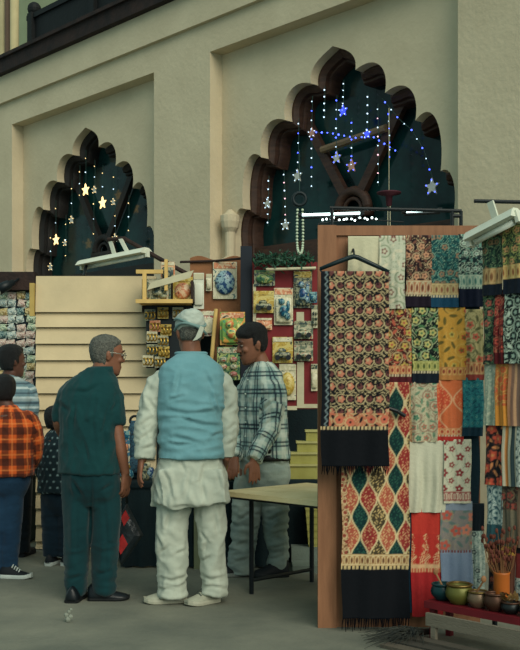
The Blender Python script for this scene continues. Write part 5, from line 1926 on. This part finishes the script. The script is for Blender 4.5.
# right-hand rack, parallel to the wall
R0 = V(P(488, 0, 5.17).x, 5.17, 0)
RK = lambda t, n, z: R0 + D * t + N * n + UP * z
root = thing('shawl_rack', 'black metal rack holding the shawls at the right edge', 'rack', RK(.3, -.02, 0))
rows = [(226, 'top'), (293.5, 'second'), (354, 'third'), (413, 'fourth'), (472, 'fifth'), (531, 'lowest')]
for t in (.012, .62):
    c = MB(); c.tube([RK(t, -.045, .0), RK(t, -.045, 2.12)], .014, 8); mk('upright', c, M_black, root)
for y, nm in rows:
    z = P(479, y, 5.17).z
    c = MB(); n_ = -.008 + .011 * (5 - [r_[0] for r_ in rows].index(y)) + .004; c.tube([RK(-.0, n_, z - .008), RK(.62, n_, z - .008)], .006, 8); mk('rail', c, M_black, root)


def rack(label, row, t0, t1, hpx, segs, dn=0.0, **k):
    y, nm = rows[row]
    z = P(479, y, 5.17).z
    hang('shawl', label, 'shawl', RK(t0, -.008 + dn + .011 * (5 - row), z), D, N, t1 - t0, (hpx + (9 if row < 5 else 0)) * 5.17 / 1000, segs, group='shawls on the right-hand rack, %s rail' % nm, **k)


rack('green and black scrolled shawl at the left of the top rail, beside the lamp', 0, .0, .13, 62, [(.62, floral((24, 52, 46), (130, 156, 112), (150, 120, 84), (60, 96, 70), .048, 31)), (.84, band((176, 132, 82), (200, 168, 112), (120, 80, 50))), (1, plain((12, 26, 40)))])
rack('yellow-green scrolled shawl at the right of the top rail', 0, .128, .30, 62, [(.60, floral((40, 62, 44), (176, 176, 96), (196, 150, 96), (90, 116, 70), .05, 32)), (.80, band((196, 150, 84), (206, 180, 112), (140, 84, 50))), (1, plain((12, 26, 40)))], .006)
rack('teal embroidered shawl on the top rail beyond the frame edge', 0, .30, .46, 62, [(1, floral((14, 60, 62), (140, 170, 140), (190, 160, 110), (50, 100, 90), .05, 33))])
rack('dark green shawl with salmon flowers, left of the second rail', 1, .0, .075, 62, [(1, floral((20, 44, 40), (120, 140, 100), (176, 92, 74), (70, 100, 70), .055, 34))])
rack('crimson embroidered strip shawl in the middle of the second rail', 1, .075, .135, 62, [(.85, floral((120, 30, 32), (180, 110, 80), (196, 80, 62), (60, 30, 30), .05, 35)), (1, plain((90, 20, 26)))], .004)
rack('black and mint leaf-patterned shawl at the right of the second rail', 1, .133, .32, 62, [(1, floral((14, 28, 32), (176, 196, 172), (150, 180, 160), (190, 206, 184), .055, 36, .2, .22))], .008)
rack('pale grey-green shawl at the left of the third rail', 2, .0, .075, 62, [(1, floral((150, 166, 146), (180, 186, 160), (120, 140, 124), (196, 198, 170), .04, 37, .2, .1))])
rack('orange and yellow shawl on the third rail', 2, .073, .15, 62, [(.72, floral((200, 112, 48), (214, 160, 80), (206, 84, 44), (170, 130, 60), .045, 38)), (1, plain((214, 140, 40)))], .005)
rack('salmon and brown striped shawl at the right of the third rail', 2, .148, .32, 62, [(1, stripes([(190, 130, 90), (150, 110, 90), (196, 150, 110), (120, 96, 84), (176, 96, 70)], .016))], .003)
rack('black shawl with red and orange flowers, left of the fourth rail', 3, .0, .11, 62, [(1, floral((20, 22, 28), (96, 60, 50), (196, 76, 50), (206, 130, 76), .07, 39, .36, .05))])
rack('cream and orange striped shawl on the fourth rail', 3, .108, .19, 62, [(1, stripes([(196, 188, 160), (206, 132, 60), (190, 186, 160), (40, 60, 64)], .018))], .006)
rack('white shawl with grey leaf print at the right of the fourth rail', 3, .188, .33, 62, [(1, floral((186, 194, 182), (90, 110, 108), (150, 164, 156), (60, 84, 84), .05, 40, .2, .15))], .003)
rack('white and teal leaf shawl at the left of the fifth rail', 4, .0, .10, 62, [(.72, floral((176, 192, 184), (60, 104, 110), (130, 160, 156), (30, 70, 84), .05, 41, .2, .14)), (1, plain((40, 84, 92)))])
rack('dark patterned shawl with maroon flowers at the right of the fifth rail', 4, .098, .19, 62, [(.5, floral((60, 44, 40), (130, 110, 80), (150, 70, 56), (90, 90, 70), .055, 42, .3, .1)), (1, plain((112, 104, 84), (96, 90, 76)))], .005)
rack('brown and cream shawl at the far right of the fifth rail', 4, .188, .33, 62, [(1, stripes([(120, 96, 76), (186, 170, 136), (110, 70, 60), (150, 140, 112)], .024))], .003)
rack('black shawl with purple top at the left of the lowest rail', 5, .0, .085, 60, [(.18, plain((110, 24, 90))), (1, floral((20, 22, 26), (80, 56, 46), (150, 70, 50), (110, 84, 50), .05, 43, .25, .08))])
rack('golden yellow and brown shawl on the lowest rail', 5, .083, .165, 60, [(.34, plain((214, 164, 60))), (1, stripes([(96, 60, 44), (130, 56, 44), (60, 40, 36)], .02))], .006)
rack('dark red shawl with white printed end at the right of the lowest rail', 5, .163, .33, 60, [(.3, plain((30, 24, 30))), (.7, stripes([(140, 44, 40), (120, 36, 36)], .02)), (1, floral((180, 190, 176), (60, 90, 96), (120, 150, 146), (40, 60, 70), .05, 44))], .003)

# red shelf with pots
S0 = V(P(424, 0, 5.16).x, 5.16, 0)
SH = lambda t, n, z: S0 + D * t + N * n + UP * z
root = thing('low_shelf', 'low red-painted wooden shelf holding the brass pots', 'shelf', SH(.4, -.1, 0))
M_redp = mat('red_painted_wood', (100, 18, 27), .6, scale=6, var=.18)
c = MB(); c.obox(SH(0, 0, .168), D * .75, -N * .19, UP * .035); mk('shelf_board', c, M_redp, root)
for t in (.02, .70):
    for n_ in (-.02, -.16):
        c = MB(); c.obox(SH(t, n_, 0), D * .03, -N * .03, UP * .17); mk('leg', c, M_redp, root)
c = MB(); c.obox(SH(.03, .008, .085), D * .8, N * .02, UP * .065); c.obox(SH(.06, .006, 0), D * .03, N * .02, UP * .09); c.obox(SH(.72, .006, 0), D * .03, N * .02, UP * .09)
tag(mk('pale_plank', c, mat('weathered_pale_plank', (112, 106, 92), .8, scale=5, bump=.3, stretch=(1, 1, 4))), 'pale weathered plank on edge, fronting the space below the red shelf', 'plank')
for i, (n0, t0, L, h_, c1) in enumerate(((.045, -.02, .75, .03, (70, 66, 58)), (.13, -.04, .70, .022, (58, 56, 50)), (.215, -.06, .62, .018, (82, 76, 66)))):
    c = MB(); c.obox(SH(t0, n0, 0), D * L, N * .07, UP * h_)
    tag(mk('floor_batten', c, mat('floor_batten_%d' % i, c1, .85, scale=6, bump=.3)), ['dark batten lying on the floor nearest the pale plank', 'middle of three battens lying on the floor by the pots', 'outermost batten on the floor in front of the pots'][i], 'batten')
zb = .203


def pot(label, t, n, r, h, m, rim, name='bowl', flare=1.0):
    q = SH(t, n, zb)
    root = thing(name, label, name, q)
    c = MB()
    c.lathe(q, [(0, 0), (r * .5, 0), (r * .62, .006), (r * .95, h * .35), (r * 1.0, h * .55), (r * .88, h * .8), (r * .80 * flare, h * .9), (r * .76 * flare, h * .9), (r * .8, h * .55), (r * .6, h * .15), (0, h * .1)], 28)
    mk('body', c, m, root, True)
    c = MB(); c.torus(q + UP * h * .93, r * .84 * flare, r * .10, X1, V(0, 1, 0), 28, 8); mk('rim', c, rim, root, True)
    return root


M_brass = mat('old_brass', (112, 92, 50), .4, scale=10, metal=.75, var=.25)
M_tealp = mat('teal_enamel', (10, 50, 54), .35, scale=8)
M_olive = mat('olive_gold_enamel', (98, 98, 46), .4, scale=9, metal=.3)
M_copper = mat('dull_copper', (80, 56, 44), .45, scale=10, metal=.6, var=.25)
M_pew = mat('cream_brass', (120, 100, 80), .4, scale=10, metal=.5, var=.25)
pot('teal enamelled bowl at the left end of the red shelf', .055, -.085, .062, .088, M_tealp, M_tealp)
pot('large olive-gold bowl beside the teal bowl', .17, -.07, .072, .105, M_olive, M_brass)
pot('pinkish brass bowl in the middle of the red shelf', .285, -.065, .055, .085, M_pew, M_brass)
pot('dull copper pot in front of the orange vase', .385, -.06, .055, .09, M_copper, M_copper)
pot('dark metal bowl heaped with dried leaves', .475, -.06, .05, .06, mat('dark_metal', (40, 44, 44), .4, metal=.6), M_copper)
pot('small dark bowl at the right end of the red shelf', .575, -.06, .05, .06, mat('dark_metal', (40, 44, 44), .4, metal=.6), M_brass)
q = SH(.475, -.06, zb + .055)
c = MB()
for i in range(26):
    p0 = q + V(RND.uniform(-.03, .03), RND.uniform(-.03, .03), RND.uniform(0, .02))
    dr = V(RND.uniform(-1, 1), RND.uniform(-1, 1), RND.uniform(.2, 1)).normalized()
    sd = dr.cross(V(.3, .5, .8)).normalized()
    c.add([p0, p0 + dr * .025 + sd * .010, p0 + dr * .05, p0 + dr * .025 - sd * .010], [(0, 1, 2, 3)])
tag(mk('dried_leaves', c, mat('dried_leaf', (150, 116, 70), .8, scale=30, var=.3)), 'tan dried leaves heaped in the dark metal bowl', 'dried leaves', kind='stuff')
for t, lb in ((.07, 'wooden spoon resting in the teal bowl'), (.26, 'wooden spoon leaning out of the olive-gold bowl')):
    c = MB(); q = SH(t, -.075, zb + .06)
    e_ = q + D * (-.05 if t < .2 else .05) + UP * .075
    c.tube([q, e_], .005, 8); c.ball(e_ + UP * .008, (.014, .008, .018), 10, 6)
    tag(mk('wooden_spoon', c, mat('spoon_wood', (140, 100, 66), .6)), lb, 'spoon')
q = SH(.375, -.135, zb)
root = thing('vase', 'orange vase of dried stems standing behind the copper pot', 'vase', q)
c = MB(); c.lathe(q, [(0, 0), (.036, 0), (.040, .02), (.040, .17), (.043, .18), (.036, .18), (.034, .02), (0, .015)], 22)
mk('body', c, mat('orange_glaze', (170, 92, 34), .45, scale=8), root, True)
M_stem = mat('dried_stem', (116, 80, 50), .8, scale=20, var=.3)
M_bud = mat('red_brown_bud', (92, 46, 34), .8, scale=30, var=.3)
c = MB(); d2 = MB()
for i in range(24):
    a0 = RND.uniform(0, 2 * PI); sp = RND.uniform(.02, .11)
    top = q + V(math.cos(a0) * sp, math.sin(a0) * sp * .3, RND.uniform(.28, .40))
    c.tube([q + UP * .10, q.lerp(top, .6) + V(RND.uniform(-.01, .01), 0, 0), top], [.0022, .002, .0012], 5)
    for k in range(3):
        p = (q + UP * .1).lerp(top, .62 + .19 * k)
        d2.ball(p + V(RND.uniform(-.006, .006), 0, 0), (.008, .008, .013), 7, 5)
tag(mk('dried_stems', c, M_stem, root), kind='stuff'); tag(mk('buds', d2, M_bud, root), kind='stuff')

# grass broom and scraps on the floor
c = MB()
for i in range(150):
    t = RND.uniform(-1, 1)
    a0 = V(P(418, 0, 5.2).x + RND.uniform(-.05, .03), 5.20 + RND.uniform(-.02, .02), RND.uniform(.01, .045))
    e_ = V(P(372, 0, 5.1).x + RND.uniform(-.06, .26), 5.10 + t * .14, RND.uniform(.004, .05))
    m_ = a0.lerp(e_, .5) + UP * RND.uniform(.0, .03)
    c.tube([a0, m_, e_], [.0025, .0022, .001], 4)
root = thing('grass_broom', 'dark grass broom lying on the floor below the ogee shawl', 'broom', V(P(400, 0, 5.1).x, 5.08, 0))
tag(mk('bristles', c, mat('dark_broom_grass', (20, 30, 32), .8, scale=20, c2=(58, 60, 52)), root), kind='stuff')
c = MB(); c.tube([V(P(412, 0, 5.2).x, 5.19, .028), V(P(430, 0, 5.2).x, 5.22, .03)], [.022, .016], 8); mk('binding', c, M_beam, root, True)
root = thing('paper_scrap', 'small crumpled white paper scrap alone on the floor before the man in green', 'paper scrap', P(68, 627, 5.445))
q = V(P(68, 0, 5.5).x, 5.5, 0)
c = MB()
for dx, dz, r_ in ((0, .016, .017), (.014, .03, .014), (-.010, .04, .013), (.006, .058, .011), (.016, .07, .009)):
    c.ball(q + V(dx, 0, dz), (r_, r_ * .7, r_), 6, 4)
o = mk('crumple', c, mat('soiled_paper', (128, 134, 122), .8), root)
root.location = q; _world[root.name] = tuple(q)
o.location = (0, 0, 0)

# ------------------------------------------------------------------ fairy lights in the arches
M_wire = mat('thin_green_wire', (40, 66, 60), .6)
E_blue = emit('blue_bulb', (70, 90, 255), 4)
E_wht = emit('cool_bulb', (190, 216, 236), 1.6)
E_pnk = emit('pinkish_bulb', (230, 180, 190), 1.6)
E_wrm = emit('warm_bulb', (240, 206, 140), 1.6)


def on_plane(px, py, n):
    """Point of the wall-parallel plane n seen at the pixel."""
    o = W0 + N * n
    k = (px - 260) / FPX
    s = (o.y * k - o.x) / (D.x - D.y * k)
    q = o + D * s
    return P(px, py, q.y)


def star(c, r, up=UP, right=D):
    pts = []
    for i in range(10):
        a = PI / 2 + i * PI / 5
        q = r if i % 2 == 0 else r * .42
        pts.append(c + right * math.cos(a) * q + up * math.sin(a) * q)
    return pts


def strand(label, pts, n, nb, em, stars=(), group=None, br=.0062, smat=None):
    P3 = [on_plane(x, y, n) for x, y in pts]
    root = thing('fairy_light_strand', label, 'fairy lights', P3[-1], group)
    c = MB(); c.tube(P3, .003, 5); mk('wire', c, M_wire, root)
    L = [0]
    for a, b in zip(P3[:-1], P3[1:]): L.append(L[-1] + (b - a).length)
    for i in range(nb):
        d = L[-1] * (i + .6) / nb
        for j in range(len(P3) - 1):
            if d <= L[j + 1] + 1e-9: break
        q = P3[j].lerp(P3[j + 1], (d - L[j]) / max(1e-6, L[j + 1] - L[j]))
        c = MB(); c.ball(q + N * .008, br * RND.uniform(.8, 1.2), 8, 6)
        mk('bulb', c, em[i % len(em)], root)
    for (x, y, r, m) in stars:
        q = on_plane(x, y, n - .0)
        sp = star(q, r)
        c = MB(); c.prism(sp, N * .012)
        so_ = mk('star', c, m, root)
        for k in range(0, 10, 2):
            c = MB(); c.ball(q.lerp(sp[k], .75) + N * .016, br * .8, 7, 5); mk('star_bulb', c, em[0], so_)


NL = -.24
gR = 'fairy light strands in the right arch'
M_star_w = mat('pale_plastic_star', (190, 190, 180), .4)
M_star_p = mat('pinkish_plastic_star', (190, 140, 124), .4)
M_star_b = emit('blue_star', (50, 66, 200), 1.2)
strand('strand with a pale star low at the left foot of the right arch', [(269, 176), (268.5, 200), (268, 226)], NL, 6, [E_wht], [(268, 204, .055, M_star_w)], gR)
strand('strand ending in a white star above the transom, left of the right arch', [(284, 170), (285.5, 200), (286, 226)], NL, 7, [E_wht, E_pnk], [(286, 225, .06, M_star_w)], gR)
strand('strand with a pink-white star beside the left mullion', [(299, 118), (298.5, 150), (298, 176)], NL, 6, [E_wht, E_blue], [(298, 176, .065, M_star_w)], gR)
strand('strand with a pinkish-blue star high at the left of the right arch', [(312.5, 96), (312, 120), (312, 190)], NL, 10, [E_wht, E_blue, E_wht], [(312.5, 133, .05, M_star_p)], gR)
strand('strand with a white star left of the centre of the right arch', [(337, 95), (336.5, 130), (336.5, 160)], NL, 7, [E_blue, E_wht], [(337, 158, .06, M_star_w)], gR)
strand('strand with a blue star near the top of the right arch', [(344, 80), (343.5, 100), (343, 113)], NL, 5, [E_wht], [(343.5, 111, .055, M_star_b)], gR)
strand('strand with a pinkish star in the centre of the right arch', [(352, 118), (352, 150), (352, 168)], NL, 6, [E_blue, E_wht], [(352, 166, .065, M_star_p)], gR)
strand('short strand with a blue star right of centre in the right arch', [(368, 92), (368, 115), (367.5, 134)], NL, 5, [E_wht], [(367.5, 134, .045, M_star_b)], gR)
strand('long strand of white bulbs close to the right mullion', [(378, 104), (378.5, 150), (378.5, 186)], NL, 9, [E_wht, E_pnk], (), gR)
strand('strand of blue bulbs right of the right mullion', [(389, 110), (390, 140), (390, 160)], NL, 7, [E_blue, E_wht], (), gR)
strand('strand slanting down to a pale star at the right of the right arch', [(382, 98), (400, 120), (412, 130), (424, 150), (432, 176), (432.5, 186)], NL, 10, [E_blue, E_wht], [(432.5, 187, .075, M_star_w)], gR)
strand('horizontal row of blue bulbs across the middle of the right arch', [(308, 132), (330, 133), (356, 138), (372, 136), (398, 152)], NL - .01, 16, [E_blue], (), gR, .0075)
strand('thin strand of white bulbs in the upper left lobe of the right arch', [(325, 86), (324.5, 120)], NL, 5, [E_wht], (), gR, .007)
gL = 'fairy light strands in the left arch'
W_ST = emit('warm_star', (240, 206, 140), 1.6)
for (x, y0, y1, st, lb) in ((86, 150, 192, (86, 190, .075), 'strand with a bright warm star high in the centre of the left arch'), (95, 160, 192, (95, 190, .05), 'strand with a small warm star just right of the high central one'), (103, 165, 206, (103, 203, .075), 'strand with a bright warm star in the right half of the left arch'),
                           (114, 170, 206, (114, 202, .045), 'strand with a small star at the right side of the left arch'), (56, 200, 243, (56.5, 240, .07), 'strand with a warm star low at the left of the left arch'), (72, 180, 224, (72, 220, .055), 'strand with a warm star by the left mullion of the left arch'),
                           (115.5, 210, 240, (115.5, 238, .055), 'strand with a star above the tube lamp in the left arch'), (66, 215, 262, (65.5, 243, .045), 'strand with a faint star beside the low warm star'), (94, 195, 240, None, 'plain strand of tiny bulbs down the centre of the left arch'),
                           (129, 195, 236, None, 'plain strand of tiny bulbs at the right edge of the left arch'), (51, 230, 270, (51, 267, .055), 'strand with a pale star just above the cream partition'), (80, 165, 200, None, 'plain strand of tiny bulbs high on the left of the left arch')):
    strand(lb, [(x, y0), (x, y1)], NL, 3, [E_wrm, E_wht], [(st[0], st[1], st[2], W_ST if st[2] > .06 else M_star_w)] if st else (), gL, .006)
# pale bead garland and pink paper bell
root = thing('bead_garland', 'white bead garland loop hanging from a dark ring at the left of the right arch', 'garland', P(300, 254, 7.9))
q = P(299.5, 199, 7.9)
c = MB(); c.torus(q, .05, .014, X1, UP, 24, 8); mk('ring', c, mat('dark_teal_ring', (14, 30, 34), .5), root, True)
pts = [P(x, y, 7.9) for x, y in ((297.5, 210), (297, 230), (297.5, 248), (300, 254), (302.5, 248), (303, 230), (302.5, 210))]
c = MB(); a_, _ = spline(pts, [1] * 7, 6)
for p_ in a_: c.ball(p_, .011, 8, 6)
mk('beads', c, mat('pale_green_beads', (190, 206, 180), .4), root, True)
c = MB(); c.tube([P(299.5, 192, 7.9), P(299.5, 150, 8.6), ], .003, 5); mk('string', c, M_wire, root)
root = thing('paper_bell', 'small dusky pink paper bell hanging in the right arch above the board', 'bell', on_plane(389, 200, -.05))
q = on_plane(389, 196, -.05)
c = MB(); c.lathe(q, [(.10, .03), (.10, .02), (.03, .0), (.022, -.08), (.0, -.09)], 18); mk('cup', c, mat('dusky_pink_paper', (78, 38, 48), .7), root, True)
c = MB(); c.tube([q + UP * .02, on_plane(389, 108, -.05)], .003, 5)
for dx in (-.012, .012): c.tube([q - UP * .06 + D * dx, q - UP * .26 + D * dx], .004, 5)
mk('string', c, M_pale, root)
c = MB(); c.tube([on_plane(322, 150, -.345), on_plane(386, 128, -.345)], .035, 8)
tag(mk('timber_pole', c, mat('tan_pole', (120, 100, 74), .7)), 'tan pole slanting behind the lights in the right arch', 'pole')

# ------------------------------------------------------------------ light and camera
wd = bpy.data.worlds.new('daylight')
SC.world = wd
wd.use_nodes = True
bg = wd.node_tree.nodes['Background']
bg.inputs['Color'].default_value = (0.62, 0.93, 0.92, 1)
bg.inputs['Strength'].default_value = 0.40
sl = bpy.data.lights.new('soft_daylight', 'SUN')
sl.energy = 2.2
sl.angle = math.radians(50)
sl.color = (1.0, 0.94, 0.78)
so = bpy.data.objects.new('soft_daylight', sl)
C.objects.link(so)
so.location = (3, -4, 8)
so.rotation_euler = Vector((-0.42, 0.80, -0.62)).to_track_quat('-Z', 'Y').to_euler()

cd = bpy.data.cameras.new('camera')
cam = bpy.data.objects.new('camera', cd)
C.objects.link(cam)
cam.location = (0, 0, CAMZ)
cam.rotation_euler = (PI / 2, 0, 0)
cd.sensor_fit = 'VERTICAL'
cd.sensor_height = 36
cd.lens = 36 * FPX / 650
cd.shift_y = 65 / 650
cd.clip_end = 100
SC.camera = cam
SC.view_settings.view_transform = 'Standard'
SC.view_settings.look = 'None'
SC.view_settings.gamma = 1
SC.view_settings.use_curve_mapping = False
SC.view_settings.exposure = 0.35
